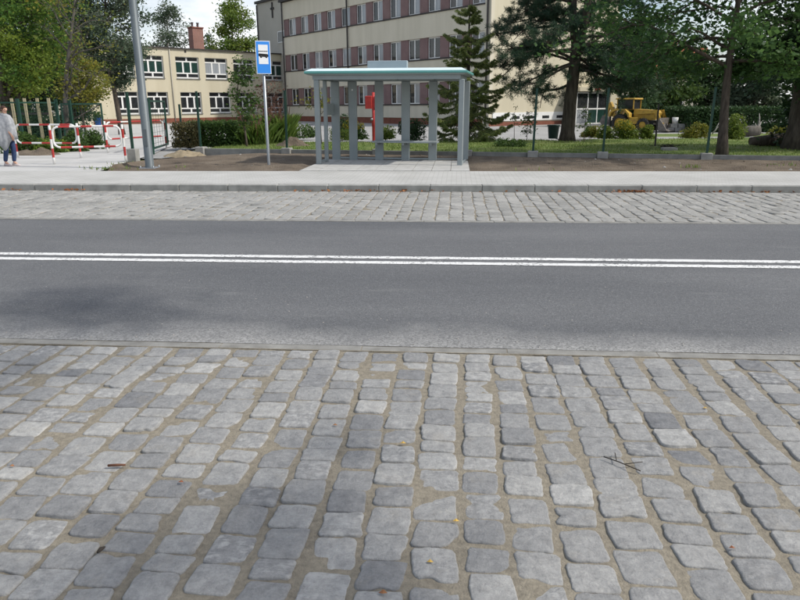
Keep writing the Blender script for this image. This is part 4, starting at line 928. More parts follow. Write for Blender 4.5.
# ---- yellow digger loader
dg = G(640, 131, .13); dig = thing('backhoe_loader', 'yellow backhoe loader parked in the yard behind the trees', 'digger', dg, R(-38)); dig.scale = (.78, .78, .78)
K = 1.0
def prt(name, mat, fn, par=dig): mb = MB(); fn(mb); return mb.build(name, mat, par, True)
def wheel(x, y, r, wdt):
    mb = MB(); mb.lathe([(r*.55, -wdt/2), (r*.9, -wdt/2), (r, -wdt*.36), (r, wdt*.36), (r*.9, wdt/2), (r*.55, wdt/2)], (x, y, r), 22, 0, 'Y'); w_ = mb.build('tyre', 'tyre', dig, True)
    tl = MB()
    for k in range(18):
        a = k*6.283/18; m_ = Matrix.Translation((x, y, r)) @ Matrix.Rotation(a, 4, 'Y'); tl.box(-.03, .03, -wdt*.45, wdt*.45, r*.985, r*1.035, 0, m_)
    tl.build('tread', 'tyre', w_, True)
    mb = MB(); mb.lathe([(0, -wdt*.42), (r*.2, -wdt*.46), (r*.3, -wdt*.3), (r*.56, -wdt*.46), (r*.56, wdt*.46), (r*.3, wdt*.3), (0, wdt*.4)], (x, y, r), 16, 0, 'Y'); mb.build('rim', 'machine_yellow', w_, True)
for y in (-.85, .85): wheel(-1.15, y, .58, .40); wheel(.55, y, .44, .30)
prt('chassis', 'machine_dark', lambda m: (m.box(-1.7, 1.1, -.45, .45, .45, .75), m.box(-.4, .9, -.6, .6, .3, .46)))
prt('bonnet', 'machine_yellow', lambda m: m.prism([(-.35, .76), (1.25, .76), (1.3, 1.25), (1.1, 1.42), (-.35, 1.5)], -.48, .48))
prt('tank_box', 'machine_yellow', lambda m: m.bbox(-.55, .15, -.85, -.5, .5, .95, .03))
for y in (-1.08, .62): prt('fender', 'machine_yellow', lambda m: m.prism([(-1.95, 1.0), (-1.85, 1.35), (-1.5, 1.52), (-.8, 1.52), (-.42, 1.2), (-.40, .95), (-.5, .95), (-.55, 1.15), (-.85, 1.42), (-1.45, 1.42), (-1.75, 1.28), (-1.85, 1.0)], y, y+.46))
def cab(m):
    for x in (-1.6, -.4):
        for y in (-.6, .55): m.box(x, x+.06, y, y+.05, 1.5, 2.15)
    m.bbox(-1.7, -.25, -.7, .7, 2.15, 2.25, .04)
cb = prt('cab', 'machine_yellow', cab); prt('cab_glass', 'pane_dark', lambda m: m.box(-1.56, -.38, -.54, .5, 1.5, 2.14), cb)
for y in (-.62, .50):
    def arm(m): m.prism([(-.1, 1.25), (.05, 1.38), (1.35, 1.45), (1.75, .62), (1.9, .55), (1.75, .42), (1.55, .48), (1.2, 1.22), (-.05, 1.15)], y, y+.12)
    prt('loader_arm', 'machine_yellow', arm)
    prt('hydraulic_ram', 'galvanised', lambda m: m.tube([(.4, y+.2, .85), (1.45, y+.2, .72)], .045, 8))
prt('bucket', 'bucket_steel', lambda m: m.prism([(1.72, .12), (1.66, .5), (1.75, .92), (1.82, .92), (1.78, .5), (1.9, .2), (2.45, .09), (2.45, .05), (1.8, .05)], -1.1, 1.1))
for y in (-1.16, 1.102): prt('bucket_cheek', 'bucket_steel', lambda m: m.prism([(1.74, .1), (1.7, .5), (1.79, .9), (2.4, .08)], y, y+.058))
prt('boom', 'machine_yellow', lambda m: (m.prism([(-2.0, .8), (-2.45, 1.9), (-2.3, 2.0), (-1.75, .9)], -.15, .15), m.prism([(-2.42, 1.95), (-2.75, 1.0), (-2.6, .95), (-2.28, 1.85)], -.11, .11)))
prt('back_bucket', 'bucket_steel', lambda m: m.prism([(-2.8, 1.05), (-2.55, .95), (-2.4, .5), (-2.75, .35), (-3.0, .6)], -.3, .3))
for y in (-.9, .78): prt('stabiliser', 'machine_dark', lambda m: m.box(-1.98, -1.86, y, y+.12, .05, 1.0))
# rubble trailer and stack right of it
tr_ = G(676, 131.5, .13); t = thing('stone_stack', 'stack of grey blocks and a white bucket beside the digger bucket', 'stack', tr_)
for i, (x, z) in enumerate(((-.5, 0), (-.12, 0), (.26, 0), (-.35, .2), (.05, .2))): MB().bbox(x, x+.35, -.2, .2, z, z+.195, .012, 0, Matrix.Translation(tr_)).build('block', 'concrete', t)
pb = tr_+Vector((-.1, 0, .396)); mb = MB(); mb.lathe([(0, 0), (.14, 0), (.17, .34), (.15, .34), (.13, .05)], pb, 12); o = mb.build('bucket', 'barrier_white'); tag(o, 'white bucket on top of the grey block stack', 'bucket')
# ---- log, root stump, pale sticks
lg = G(773, 145, .23); root = thing('log', 'dark felled log lying on the grass by the far right trunk', 'log', lg)
mb = MB(); c = curve((lg.x-.75, lg.y, lg.z+.13), (lg.x+1.3, lg.y+.5, lg.z+.19), wob=.02, n=6); mb.tube(c, [.13, .17, .19, .2, .2, .21, .2], 12); mb.build('trunk', 'bark', root)
mb = MB(); mb.tube([(lg.x-.1, lg.y-.1, lg.z+.3), (lg.x-.25, lg.y-.3, lg.z+.42)], [.05, .03], 8); mb.build('stub', 'bark', root)
rs = G(748, 136, .2); root = thing('root_stump', 'uprooted pale stump with broken roots near the hedge', 'stump', rs)
mb = MB(); mb.tube([rs+Vector((-.75, 0, .12)), rs+Vector((0, 0, .2)), rs+Vector((.45, 0, .24))], [.16, .24, .22], 10); mb.build('stump', 'grey_bark', root)
mb = MB()
for q in ((.35, .0, .95), (.52, .1, .6), (.2, -.1, .55), (-.9, .1, .45), (-1.2, 0, .4), (.65, 0, .1)): c = curve(rs+Vector((.3 if q[0] > 0 else -.5, 0, .22)), rs+Vector(q), wob=.03, n=4); mb.tube(c, [.06, .05, .035, .025, .012], 6)
mb.build('roots', 'pale_bark', root)
ps_ = G(712, 134, .2); mb = MB()
for q, r_ in (((.28, 0, .55), .03), ((.4, .05, .42), .02)): mb.tube(curve(ps_, ps_+Vector(q), wob=.04, n=3), [r_, r_, r_*.7, r_*.5], 6)
o = mb.build('pale_stick', 'pale_bark'); tag(o, 'pale broken stick stuck up left of the leaning right hand tree trunk', 'stick')

# ================================================================== PERSON
def skin(name, mat, verts, edges, parent, sub=2):
    me = bpy.data.meshes.new(name); me.from_pydata([v[0] for v in verts], edges, []); me.materials.append(MATS[mat])
    o = link(name, me, parent); md = o.modifiers.new('skin', 'SKIN'); md.use_smooth_shade = True
    if not me.skin_vertices: 
        bpy.context.view_layer.objects.active = o
    for i, v in enumerate(verts):
        sv = me.skin_vertices[0].data[i]; r = v[1]; sv.radius = r if hasattr(r, '__len__') else (r, r)
        sv.use_root = (i == 0)
    s = o.modifiers.new('sub', 'SUBSURF'); s.levels = sub; s.render_levels = sub
    return o
wp_ = G(11.5, 165.8, .122); per_ = thing('person', 'woman in grey poncho, blue jeans and pale shoes walking right', 'person', wp_, R(-12)); per_.scale = (.95, .95, .95)
bv = [((0, 0, .88), (.12, .14)), ((0, 0, 1.06), (.10, .125)), ((.0, 0, 1.24), (.105, .14)), ((-.005, 0, 1.345), (.07, .09)), ((.012, 0, 1.40), .047), ((.03, 0, 1.445), (.055, .05)), ((.04, 0, 1.50), (.085, .07)), ((.03, 0, 1.555), (.08, .068)), ((.02, 0, 1.595), (.045, .04)),
      ((.0, .085, .82), .088), ((.075, .085, .46), .058), ((.03, .085, .09), .038), ((.13, .085, .045), .032),
      ((.0, -.085, .82), .088), ((.0, -.085, .46), .058), ((-.10, -.085, .10), .038), ((-.0, -.085, .045), .032)]
be = [(0, 1), (1, 2), (2, 3), (3, 4), (4, 5), (5, 6), (6, 7), (7, 8), (0, 9), (9, 10), (10, 11), (11, 12), (0, 13), (13, 14), (14, 15), (15, 16)]
bv += [((.125, 0, 1.495), .013), ((.105, 0, 1.452), .016)]; be += [(6, 17), (5, 18)]     # nose, chin
for sg in (-1, 1):
    b0 = len(bv); fx = .19 if sg < 0 else -.02; hy = .055 if sg < 0 else .18
    bv += [((0, sg*.165, 1.31), .052), ((-.03+fx*.35, sg*(.1+hy*.4), 1.06), .040), ((.01+fx, sg*hy, .86), .027), ((.045+fx, sg*hy, .79), (.032, .018))]
    be += [(3, b0), (b0, b0+1), (b0+1, b0+2), (b0+2, b0+3)]
    for j, (ox, ln) in enumerate(((-.026, .060), (-.009, .072), (.009, .078), (.026, .070))):
        k = len(bv); bv += [((.048+fx+ox, sg*hy, .755), .0085), ((.052+fx+ox, sg*(hy-.005), .755-ln*.55), .008), ((.054+fx+ox, sg*(hy-.015), .755-ln), .0065)]; be += [(b0+3, k), (k, k+1), (k+1, k+2)]
    k = len(bv); bv += [((.085+fx, sg*(hy-.01), .78), .009), ((.098+fx, sg*(hy-.02), .745), .0075)]; be += [(b0+2, k), (k, k+1)]
skin('body', 'skin', bv, be, per_)
jv = [((0, 0, .95), (.135, .16)), ((0, 0, .86), (.14, .165)), ((.0, .085, .79), .103), ((.045, .085, .62), .088), ((.078, .085, .45), .070), ((.055, .085, .26), .063), ((.03, .085, .10), .052),
      ((.0, -.085, .79), .103), ((.005, -.085, .62), .088), ((-.005, -.085, .45), .070), ((-.06, -.085, .26), .062), ((-.10, -.085, .11), .052)]
skin('jeans', 'denim', jv, [(0, 1), (1, 2), (2, 3), (3, 4), (4, 5), (5, 6), (1, 7), (7, 8), (8, 9), (9, 10), (10, 11)], per_)
for x, y in ((.04, .085), (-.07, -.085)):
    mb = MB(); n_ = 12; prof = [(-.075, .03, .055), (-.05, .036, .085), (.0, .037, .085), (.06, .04, .06), (.12, .042, .045), (.165, .03, .032), (.185, .01, .02)]; vs = []
    for px_, hw2, hh in prof: vs += [(x+px_, y-hw2, .0), (x+px_, y-hw2*.95, hh*.6), (x+px_, y-hw2*.5, hh), (x+px_, y+hw2*.5, hh), (x+px_, y+hw2*.95, hh*.6), (x+px_, y+hw2, .0)]
    fs = [(5, 4, 3, 2, 1, 0), tuple(range(36, 42))]+[(j*6+k, j*6+(k+1) % 6, j*6+6+(k+1) % 6, j*6+6+k) for j in range(6) for k in range(6)]
    mb.add(vs, fs, 0, True); mb.build('shoe', 'shoe', per_, True)
mb = MB(); n_ = 40; vs = []; rr = [(.0, 1.415, .062, .062), (.15, 1.385, .085, .10), (.3, 1.345, .12, .20), (.45, 1.24, .165, .255), (.6, 1.10, .19, .275), (.8, .93, .205, .285), (1, .74, .215, .29)]
for t_, z, rx_, ry_ in rr:
    for k in range(n_):
        a = 6.283*k/n_; pk = max(0, math.cos(a+.9))**5; fo_ = 1+t_*.11*math.sin(a*9+1+t_)+t_*.04*math.sin(a*5); zz_ = z-t_**2.5*(.30*pk+.03*math.sin(a*4))
        vs.append((.0+rx_*fo_*math.cos(a)-.01, ry_*fo_*math.sin(a), zz_))
mb.add(vs, [(j*n_+k, j*n_+(k+1) % n_, (j+1)*n_+(k+1) % n_, (j+1)*n_+k) for j in range(len(rr)-1) for k in range(n_)], 0, True)
po_ = mb.build('poncho', 'poncho', per_, True); sm_ = po_.modifiers.new('thick', 'SOLIDIFY'); sm_.thickness = .008
mb = MB(); vs = []; n_ = 20; rr = []
for j in range(9):
    th = j/8*math.pi*.62
    for k in range(n_):
        a = 6.283*k/n_; c_ = math.cos(a); front = max(0, c_); t2 = min(th, math.pi*(.62-.30*front)); wv = 1+.05*math.sin(a*7+j)
        vs.append((.022+.098*wv*math.sin(t2)*c_, .082*wv*math.sin(t2)*math.sin(a), 1.515+.100*math.cos(t2)-.02*(1-front)*(j/8)**3))
mb.add(vs, [(j*n_+k, (j+1)*n_+k, (j+1)*n_+(k+1) % n_, j*n_+(k+1) % n_) for j in range(8) for k in range(n_)], 0, True); mb.build('hair', 'hair', per_, True)
mb = MB()
for sg in (-1, 1): mb.lathe([(0, -.012), (.009, -.008), (.011, 0), (.009, .008), (0, .012)], (.108, sg*.030, 1.517), 8)
mb.build('eyes', 'sign_black', per_, True)
mb = MB()
for sg in (-1, 1): mb.lathe([(0, -.006), (.016, -.003), (.018, .006), (.008, .008)], (.025, sg*.078, 1.505), 8, 0, 'Y')
mb.build('ears', 'skin', per_, True)
mb = MB(); mb.box(.106, .112, -.018, .018, 1.463, 1.469); mb.build('mouth', 'lip', per_, True)

# ================================================================== LITTER ON THE SETTS
def litter(name, label, px, py, cat, fn, mat):
    c = G(px, py, .006); mb = MB(); fn(mb, c); o = mb.build(name, mat); tag(o, label, cat); return o
litter('bark_strip', 'short reddish brown strip of bark lying on the setts at lower left', 116, 467, 'bark', lambda m, c: m.tube([c+Vector((-.038, 0, .006)), c+Vector((0, .004, .008)), c+Vector((.04, .012, .006))], [.006, .007, .005], 6), 'stick_bark')
litter('dead_bud', 'small dark dry bud lying on a sett at lower left', 101, 551, 'bud', lambda m, c: m.tube([c+Vector((-.006, -.016, .004)), c+Vector((0, 0, .008)), c+Vector((.006, .02, .004))], [.004, .009, .003], 6), 'dark_stick')
def twig(m, c):
    p = [c+Vector((-.08, .06, .012)), c+Vector((-.02, .01, .014)), c+Vector((.06, -.055, .008))]; m.tube(p, .0028, 4)
    m.tube([c+Vector((-.03, .02, .013)), c+Vector((-.02, .10, .012))], .0024, 4); m.tube([c+Vector((.0, -.005, .013)), c+Vector((.09, .03, .008))], .002, 4)
litter('twig', 'thin dark forked twig lying on the setts right of centre', 624, 466, 'twig', twig, 'dark_stick')
def lf_(s):
    def g(m, c): m.add([c+Vector((-s, 0, .004)), c+Vector((0, -s*.6, .009)), c+Vector((s, .1*s, .004)), c+Vector((0, s*.6, .011))], [(0, 1, 3), (1, 2, 3)])
    return g
for px, py, s_, lb, m_ in ((456, 522, .014, 'small yellow leaf scrap between setts right of centre', 'yellow_leaf'), (430, 563, .013, 'yellow brown leaf scrap in a sett joint near the bottom edge', 'yellow_leaf'), (732, 549, .012, 'orange leaf fragment on a pale sett at lower right', 'dead_leaf'), (12, 467, .013, 'reddish leaf fragment on a sett at the left edge', 'dead_leaf'), (383, 594, .016, 'orange leaf scrap at the bottom edge below the centre', 'dead_leaf'), (335, 426, .014, 'small rusty leaf on a sett in the middle distance', 'dead_leaf'), (403, 444, .016, 'bright yellow leaf sliver near the middle of the setts', 'yellow_leaf'), (181, 483, .013, 'orange crumb of leaf on a sett left of centre', 'dead_leaf'), (705, 409, .013, 'pale yellow leaf sliver on the upper right setts', 'yellow_leaf')):
    litter('fallen_leaf', lb, px, py, 'leaf', lf_(s_), m_)

# ================================================================== PLANTS
def spruce(name, label, base, H, Rm):
    base = np.array(base, float); root = thing(name, label, 'tree', tuple(base)); tb = MB(); tb.tube([base+np.array([0, 0, z]) for z in (-.05, H*.5, H)], [.13, .07, .012], 8)
    Ps = []; Ds = []; Sz = []
    nw = 21
    for w_ in range(nw):
        z = .55+(H-.75)*(w_/nw)**.92+.06*rng.normal(); Lb = Rm*(1-z/H)**.85+.10; nb = 6 if w_ < 15 else 5
        for b_ in range(nb):
            a = b_*6.283/nb+w_*.9+rng.normal()*.4; Lr = Lb*(.55+.65*rng.random()); dr = np.array([math.cos(a), math.sin(a), 0])
            up_ = .35*(w_/nw)-.12; pts = [base+np.array([0, 0, z])+dr*Lr*t+np.array([0, 0, 1])*Lr*(up_*t-.32*math.sin(t*2.2)*(1-w_/nw)+.16*t*t*t) for t in np.linspace(0, 1, 6)]
            tb.tube(pts, [.02, .017, .013, .01, .007, .004], 4)
            n_ = int(38*Lr)+10; side = np.array([-dr[1], dr[0], 0])
            for _ in range(n_):
                t = .15+.85*rng.random()**.8; k = min(int(t*5), 4); p = pts[k]+(pts[k+1]-pts[k])*(t*5-k); sd_ = rng.choice([-1, 1]); l = .34*Lr*(1.08-t)+.07
                dd = side*sd_*(.8+.2*rng.random())+dr*(.55+.3*rng.random())+np.array([0, 0, -.30-.2*rng.random()]); dd /= np.linalg.norm(dd)
                for q in (.2, .5, .8):
                    Ps.append(p+dd*l*q); Ds.append(dd); Sz.append(.13+.05*rng.random())
    Ps = np.array(Ps); Ds = np.array(Ds); n_ = len(Ps); Sz = np.array(Sz)[:, None]
    V = []; 
    for r_ in range(4):
        q = rng.normal(size=(n_, 3)); e = np.cross(Ds, q); e /= np.linalg.norm(e, axis=1)[:, None]; D2 = Ds+.55*rng.normal(size=(n_, 3)); D2 /= np.linalg.norm(D2, axis=1)[:, None]
        V.append(np.stack([Ps-D2*Sz*.5, Ps+e*.013, Ps+D2*Sz*.6, Ps-e*.013], 1).reshape(-1, 3))
    V = np.concatenate(V); Fq = np.arange(len(V)).reshape(-1, 4); t = np.clip(.35+.3*rng.normal(size=len(Fq)), 0, 1)
    tb.build('trunk', 'bark', root); link('crown', fastmesh('crown', V-base, Fq, 'spruce_needle', t), root); return root
b = G(467, 141, .22); Hs = AT(472.5, 1, b.y).z-b.z
spruce('spruce_tree', 'small olive green spruce standing behind the right end of the shelter', b, Hs+.15, 2.0)

def pine(name, label, base):
    base = np.array(base, float); root = thing(name, label, 'tree', tuple(base)); tb = MB()
    trk = [base+np.array(v) for v in ((0, 0, -.08), (.0, 0, .35), (.05, .02, 1.5), (.12, .0, 2.8), (.15, 0, 3.6))]; tb.tube(trk, [.36, .27, .235, .215, .20], 14)
    f1 = [trk[-1]+np.array(v) for v in ((0, 0, -.3), (-.20, .05, .9), (-.24, .1, 3), (-.4, .1, 6), (-.5, 0, 8.4))]; f2 = [trk[-1]+np.array(v) for v in ((.05, 0, -.3), (.28, -.05, .9), (.42, -.05, 3), (.8, 0, 5.5), (1.0, 0, 7.6))]
    tb.tube(f1, [.17, .155, .13, .09, .03], 10); tb.tube(f2, [.16, .145, .12, .08, .03], 10)
    T = []
    def limb(p, e, r_, ns, sag):
        c = curve(p, e, sag=sag, wob=.07, n=7); tb.tube(c, [r_*(1-.8*i/7) for i in range(8)], 6); L_ = np.linalg.norm(e-p)
        for j in range(ns):
            u = .28+.72*(j+rng.random())/ns; k = min(int(u*7), 6); s0 = c[k]+(c[k+1]-c[k])*(u*7-k); dr = rng.normal(size=3)*np.array([1, 1, .5])+.9*(e-p)/L_; dr /= np.linalg.norm(dr); l2 = L_*(.16+.2*rng.random())
            c2 = curve(s0, s0+dr*l2, sag=.15, wob=.1, n=4); tb.tube(c2, [r_*.3, r_*.25, r_*.2, r_*.14, .006], 4); T.extend(c2[2:]); 
            for m in range(4):
                s1 = c2[1+rng.integers(0, 4)]; d3 = rng.normal(size=3)*np.array([1, 1, .6])+.5*dr; d3 /= np.linalg.norm(d3); q = s1+d3*(.18+.3*rng.random()); tb.tube([s1, q], [.008, .004], 3); T.append(q); T.append((s1+q)/2)
    def at(fk, z):
        for i in range(len(fk)-1):
            if fk[i][2] <= z <= fk[i+1][2]: t = (z-fk[i][2])/(fk[i+1][2]-fk[i][2]); return fk[i]+(fk[i+1]-fk[i])*t
        return fk[-1]
    for i in range(38):
        z = base[2]+2.6+6.8*i/38+.3*rng.random(); a = i*2.39+rng.random()*.6; zz_ = z-base[2]
        Lb = (2.5+1.6*rng.random())*(1.08-.07*zz_); fk = trk if zz_ < 3.2 else (f1 if math.cos(a) < 0 else f2)
        p = at(fk, z); dz = (.22*rng.normal()-.25+(zz_-3)*.09)
        e = p+np.array([math.cos(a)*Lb, math.sin(a)*Lb*.85, dz*Lb*.6]); limb(p, e, .055, 8, .12)
    # two long low limbs reaching left, drooping at their ends
    for px, py, zs in ((508, 92, 2.9), (520, 62, 3.3), (540, 108, 2.2), (514, 40, 4.2), (640, 70, 3.2), (668, 50, 3.8), (622, 92, 2.6), (640, 98, 2.9), (660, 84, 3.1), (648, 60, 3.6), (505, 70, 3.0), (528, 85, 2.8), (500, 50, 3.8), (535, 30, 4.4), (605, 60, 3.6), (520, 15, 4.6), (548, 48, 3.8), (512, 22, 4.4), (552, 14, 4.8), (592, 22, 4.6), (530, 4, 5.0), (615, 30, 4.2), (598, 82, 3.0)):
        e = np.array(AT(px, py, base[1]-.3+rng.normal()*.8)); limb(at(trk if zs < 3.4 else f1, base[2]+zs), e, .06, 7, .25)
    T = np.array(T); nt_ = len(T); nn = 30; P = np.repeat(T, nn, 0); Dn = rng.normal(size=(nt_*nn, 3)); Dn[:, 2] += .35; Dn /= np.linalg.norm(Dn, axis=1)[:, None]; ln = (.12+.09*rng.random(nt_*nn))[:, None]
    q = np.cross(Dn, rng.normal(size=Dn.shape)); q /= np.linalg.norm(q, axis=1)[:, None]; V = np.stack([P, P+Dn*ln*.5+q*.0075, P+Dn*ln, P+Dn*ln*.5-q*.0075], 1).reshape(-1, 3)
    tn = np.repeat(np.clip(.4+.25*rng.normal(size=nt_), 0, 1), nn)
    tb.build('trunk', 'bark', root); link('crown', fastmesh('crown', V-base, np.arange(len(V)).reshape(-1, 4), 'pine_needle', tn), root); return root
pine('pine_tree', 'large forked pine with dark needles and thick bark in front of the school end', G(567, 141, .2))

b = G(722, 156.5, .2)
tree('broadleaf_tree', 'broad leafed tree with a slim dark trunk just behind the fence at right', b, 6.8, .135, (b.x-.4, b.y+.3, 4.5), (4.3, 3.4, 2.75), nl=30, ns=7, leafn=21000, lsize=.125, mat='leaf_oak', start=.34, lean=(.15, .2), clump=.13, up=.5, droop=.05, minz=2.15)
b = G(797, 149, .2)
tree('shade_tree', 'dark dense tree with a thick trunk at the right edge', b, 7, .38, (b.x+1.2, b.y+.6, 3.9), (3.0, 2.6, 3.2), nl=26, ns=6, leafn=24000, lsize=.15, mat='leaf_dark', start=.2, clump=.24)
# beyond the lawn at right
for i, (px, zc_, h, rx_, mt, lb) in enumerate(((628, 47, 5.2, 2.2, 'leaf_dark', 'dark tree behind the cab of the yellow digger'), (668, 50, 5.6, 2.6, 'leaf_green', 'green tree behind the hedge right of the digger bucket'), (706, 54, 4.4, 2.4, 'leaf_dark', 'dark tree behind the hedge left of the slim trunk'), (752, 50, 4.6, 2.6, 'leaf_grey', 'grey green tree behind the hedge right of the slim trunk'), (800, 46, 6.5, 3.2, 'leaf_dark', 'tall dark tree behind the hedge at the right edge'), (850, 44, 7, 3.2, 'leaf_green', 'green tree beyond the right edge behind the hedge'))):
    p = ZC(px, zc_); tree('background_tree', lb, (p.x, p.y, .05), h, .16, (p.x, p.y, h*.55), (rx_, rx_, h*.5), nl=16, ns=5, leafn=7500, lsize=.26, mat=mt, start=.18, group='trees beyond the hedge', clump=.32)
def hedge(name, label, px0, px1, zc_, h):
    a_, b_ = ZC(px0, zc_), ZC(px1, zc_); c = (a_+b_)/2; return bush(name, label, (c.x, c.y, .12), (b_-a_).length/2, .5, h, n=int(3200*(b_-a_).length), lsize=.12, mat='hedge_leaf', cat='hedge', shape='box', stems=12)
hedge('clipped_hedge', 'short clipped hedge block right behind the digger bucket', 666, 687, 37.5, 1.25)
hedge('clipped_hedge', 'long dark clipped hedge along the back of the lawn at right', 692, 860, 36, 1.22)
for px, py, rx_, h, mt, ex, lb in ((605, 138.5, .45, .62, 'leaf_lime', None, 'rounded yellow green shrub right of the pine, beside the fence post'), (627, 139, .62, .85, 'leaf_lime', 'yellow_flower', 'largest rounded yellow green shrub in front of the digger'), (646, 139, .36, .62, 'leaf_lime', None, 'small yellow green shrub right of the largest one'), (591, 137.5, .5, .5, 'leaf_yellow', None, 'low olive shrub directly right of the pine trunk'),
        (694, 138, .7, .75, 'leaf_yellow', None, 'sparse yellow flowered shrub left of the slim trunk'), (733, 139, .5, 1.1, 'leaf_lime', None, 'light green shrub right behind the slim trunk'), (787, 138, .8, .5, 'leaf_yellow', None, 'yellowing low plant behind the felled log'),
        (510, 147.3, .75, .22, 'leaf_green', None, 'low spreading leafy plant just behind the plinth right of the spruce'), (412, 140.5, .62, 1.15, 'leaf_dark', None, 'dark dense shrub seen between the shelter posts'), (386, 139.5, .45, .75, 'leaf_lime', None, 'light green shrub right of the red post'), (356, 139.5, .55, 1.0, 'leaf_green', 'yellow_flower', 'yellow flowered shrub left of the red post'),
        (301, 138, .95, .55, 'leaf_green', None, 'low green shrub left of the shelter beyond the soil heap'), (345, 138, .35, 1.2, 'leaf_dark', None, 'tall dark shrub behind the yellow flowered one'), (489, 136, .5, .3, 'leaf_lime', None, 'low plant at the lawn edge right of the spruce')):
    p = G(px, py, .2); bush('shrub', lb, p, rx_, rx_*.8, h, n=int(1500+2200*rx_*h), lsize=.075, mat=mt, extra=ex, group='garden shrubs')
p = G(341, 140.5, .2); bush('box_hedge', 'small bright green clipped box hedge inside the shelter view', p, .42, .25, .42, n=1600, lsize=.05, mat='leaf_lime', cat='hedge', shape='box', stems=5)
p = G(216, 146.5, .2); bush('rough_hedge', 'rough green hedge behind the first fence panel', p, .92, .45, .82, n=15000, lsize=.085, mat='leaf_green', cat='hedge', shape='box', stems=14)
p = G(189, 147.5, .2); bush('brown_hedge', 'brownish thin hedge end beside the pale sand heap', p, .42, .4, .80, n=4500, lsize=.07, mat='leaf_brown', cat='hedge', shape='box', stems=14)
# young trees by the sign
p = G(247, 148, .2); tree('young_tree', 'young leafy tree behind the bus stop sign', p, 3.15, .035, (p.x+.05, p.y, 2.0), (.55, .5, 1.2), nl=16, ns=4, leafn=1250, lsize=.095, mat='leaf_green', start=.3, clump=.35)
p = G(270, 144, .2); tree('red_leaf_tree', 'reddish leaved young tree just right of the bus stop pole', p, 2.5, .03, (p.x, p.y, 1.75), (.75, .6, .85), nl=14, ns=4, leafn=700, lsize=.085, mat='leaf_red', start=.3, clump=.4)
p = G(322, 146, .2); tree('young_yellow_tree', 'spindly yellowing sapling at the left post of the shelter', p, 2.2, .02, (p.x-.2, p.y, 1.75), (.7, .5, .4), nl=9, ns=3, leafn=260, lsize=.09, mat='leaf_yellow', start=.5, clump=.35)
p = G(527, 141, .2); tree('sapling', 'thin leafy sapling on the lawn left of the pine', p, 1.25, .012, (p.x, p.y, .8), (.32, .3, .45), nl=9, ns=3, leafn=330, lsize=.08, mat='leaf_green', start=.25, clump=.4, trunk_n=6)
p = G(514, 143, .2); tree('sapling', 'bare thin stake like sapling left of the leafy one', p, 1.4, .014, (p.x, p.y, 1.1), (.2, .2, .3), nl=6, ns=2, leafn=60, lsize=.07, mat='leaf_green', start=.5, clump=.4, trunk_n=6)
p = G(584, 143, .2); tree('sapling', 'thin sapling in front of the porch right of the pine trunk', p, 1.5, .014, (p.x, p.y, 1.0), (.3, .3, .45), nl=8, ns=3, leafn=160, lsize=.08, mat='leaf_green', start=.3, clump=.4, trunk_n=6)
for px, py, h, lb in ((255, 146, .95, 'tall green ornamental grass clump left of the bus stop pole'), (276, 144, 1.25, 'tallest ornamental grass clump right of the bus stop pole')):
    p = G(px, py, .2); t = thing('grass_clump', lb, 'grass', p); q = rng.normal(size=(1500, 3))*np.array([.24, .2, 0]); link('blades', blades(q, h*.72, .0038, 'grass', .9, 'blades', tone=rng.random(1500)*.55), t); link('seed_heads', blades(q[:40], h*1.1, .006, 'leaf_red', .5, 'seed_heads'), t)
# left side trees
def at_px(px, Y): p = AT(px, 106, Y); return (p.x, p.y, .1)
b = at_px(10, 28); tree('leafy_tree', 'bushy green and yellow tree filling the top left corner', b, 8, .22, (b[0]+.1, b[1], 5.2), (3.0, 2.4, 3.4), nl=36, ns=7, leafn=42000, lsize=.12, mat='leaf_robinia', start=.2, clump=.2)
b = at_px(62, 26); tree('bare_tree', 'half bare grey tree leaning right behind the green fence', b, 6.2, .12, (b[0]+1.0, b[1], 4.6), (1.8, 1.4, 2.6), nl=22, ns=6, leafn=1500, lsize=.10, mat='leaf_yellow', bark='grey_bark', start=.25, lean=(.95, .3), clump=.3, twig=5)
b = at_px(83, 31); tree('yellowing_tree', 'low tree with yellow leaves left of the school wing', b, 3.6, .07, (b[0], b[1], 2.7), (1.25, 1.0, 1.0), nl=16, ns=5, leafn=5200, lsize=.11, mat='leaf_yellow', start=.3, clump=.3)
b = at_px(119, 38); tree('grey_green_tree', 'grey green tree overlapping the school wing at left', b, 8.2, .16, (b[0]-.1, b[1], 5.9), (2.2, 2.0, 3.0), nl=30, ns=7, leafn=24000, lsize=.13, mat='leaf_grey', start=.3, clump=.24)
b = at_px(72, 42); tree('dark_tree', 'dark tall tree behind the half bare grey tree', b, 9, .2, (b[0], b[1], 5.4), (2.9, 2.4, 4.0), nl=26, ns=6, leafn=15000, lsize=.18, mat='leaf_dark', start=.15, clump=.26)
b = at_px(22, 38); tree('dark_tree', 'dark tree behind the bushy tree in the top left corner', b, 8, .2, (b[0], b[1], 4.2), (3.4, 2.4, 3.8), nl=24, ns=6, leafn=14000, lsize=.2, mat='leaf_dark', start=.12, clump=.28)
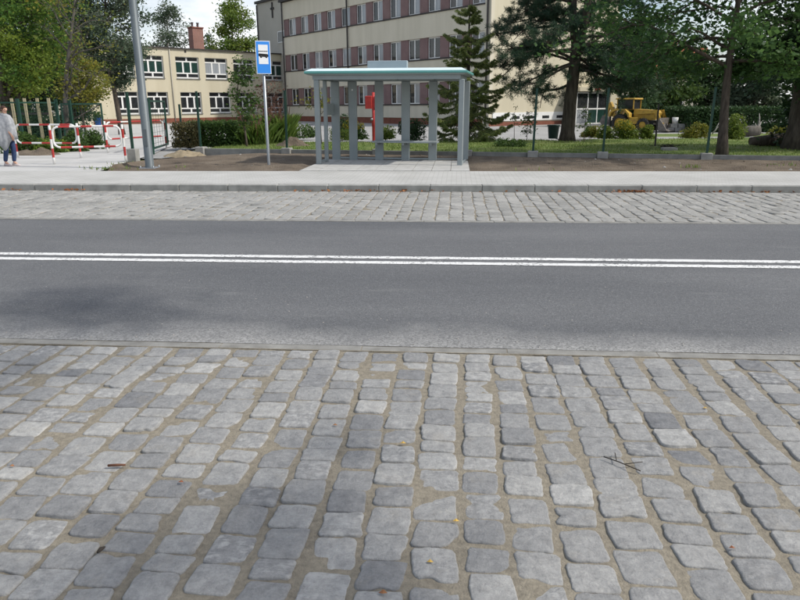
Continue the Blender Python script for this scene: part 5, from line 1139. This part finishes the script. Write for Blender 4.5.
for px, Y, rx_, h, mt, lb in ((-5, 26.4, 1.3, 1.6, 'leaf_dark', 'dark shrub added as shade behind the slats at the left edge'), (28, 26.8, 1.3, 1.7, 'leaf_dark', 'dark shrub added as shade behind the middle of the pale slats'), (58, 26.8, 1.1, 1.5, 'leaf_dark', 'dark shrub added as shade behind the right end of the slats'), (16, 22.8, .8, .72, 'leaf_green', 'low green shrub in front of the slats beside the woman'), (44, 23.0, .75, .68, 'leaf_robinia', 'low yellow green shrub behind the middle barrier'), (68, 23.6, .6, .8, 'leaf_green', 'green shrub at the foot of the gate'), (88, 25, .7, .75, 'leaf_green', 'green shrub behind the mesh gate leaf')):  # the leaf_dark shrubs are added to blacken the shaded gaps between slats
    b = at_px(px, Y); bush('shrub', lb, b, rx_, rx_*.6, h, n=4200 if h > 1 else 2200, lsize=.09, mat=mt, group='shrubs along the left fence')
# beyond the wing
b = ZC(176, 96); tree('birch_tree', 'airy pale tree rising behind the school wing left of the chimney', (b.x, b.y, .05), 15.5, .2, (b.x, b.y, 11.0), (2.8, 2.6, 4.2), nl=24, ns=6, leafn=5200, lsize=.26, mat='leaf_grey', bark='pale_bark', start=.4, clump=.24)
b = ZC(238, 92); tree('lime_tree', 'yellow green tree rising behind the school wing right of the chimney', (b.x, b.y, .05), 14, .25, (b.x, b.y, 10.0), (3.4, 3.0, 3.9), nl=26, ns=6, leafn=9500, lsize=.30, mat='leaf_lime', start=.3, clump=.28)
b = ZC(205, 110); tree('small_far_tree', 'small far tree top just right of the chimney', (b.x, b.y, .05), 11.5, .2, (b.x+1.2, b.y, 8.5), (2.0, 2.0, 3.0), nl=14, ns=5, leafn=3000, lsize=.3, mat='leaf_grey', start=.4, clump=.3)

# street tree on the near side, right of and behind the view: its thin crown shades a patch of the carriageway
def shade_at(px, py, z):
    g = G(px, py, 0); k = z/math.tan(SUN_EL); return np.array([g.x+math.cos(SUN_AZ)*k, g.y+math.sin(SUN_AZ)*k, z])
tg = [(shade_at(px, py, 7.0+.3*rng.normal()), nl_, sg_) for px, py, nl_, sg_ in ((62, 300, 34, .26), (88, 298, 52, .24), (104, 306, 52, .22), (126, 312, 42, .22), (70, 290, 30, .22), (30, 308, 26, .28), (160, 318, 20, .22), (10, 352, 40, .25), (60, 358, 30, .25), (330, 560, 60, .2), (290, 500, 40, .18), (345, 450, 30, .15), (240, 560, 60, .2), (120, 580, 60, .2), (40, 590, 50, .2), (420, 590, 40, .2))]
tree('street_tree', 'street tree behind the camera whose branches shade the left of the road', (2.6, -2.6, -.02), 7.4, .13, (2.9, -2.0, 7.0), (2.0, 2.0, 1.5), nl=18, ns=5, leafn=3000, lsize=.14, mat='leaf_green', start=.6, lean=(.3, .6), clump=.2, targets=tg)
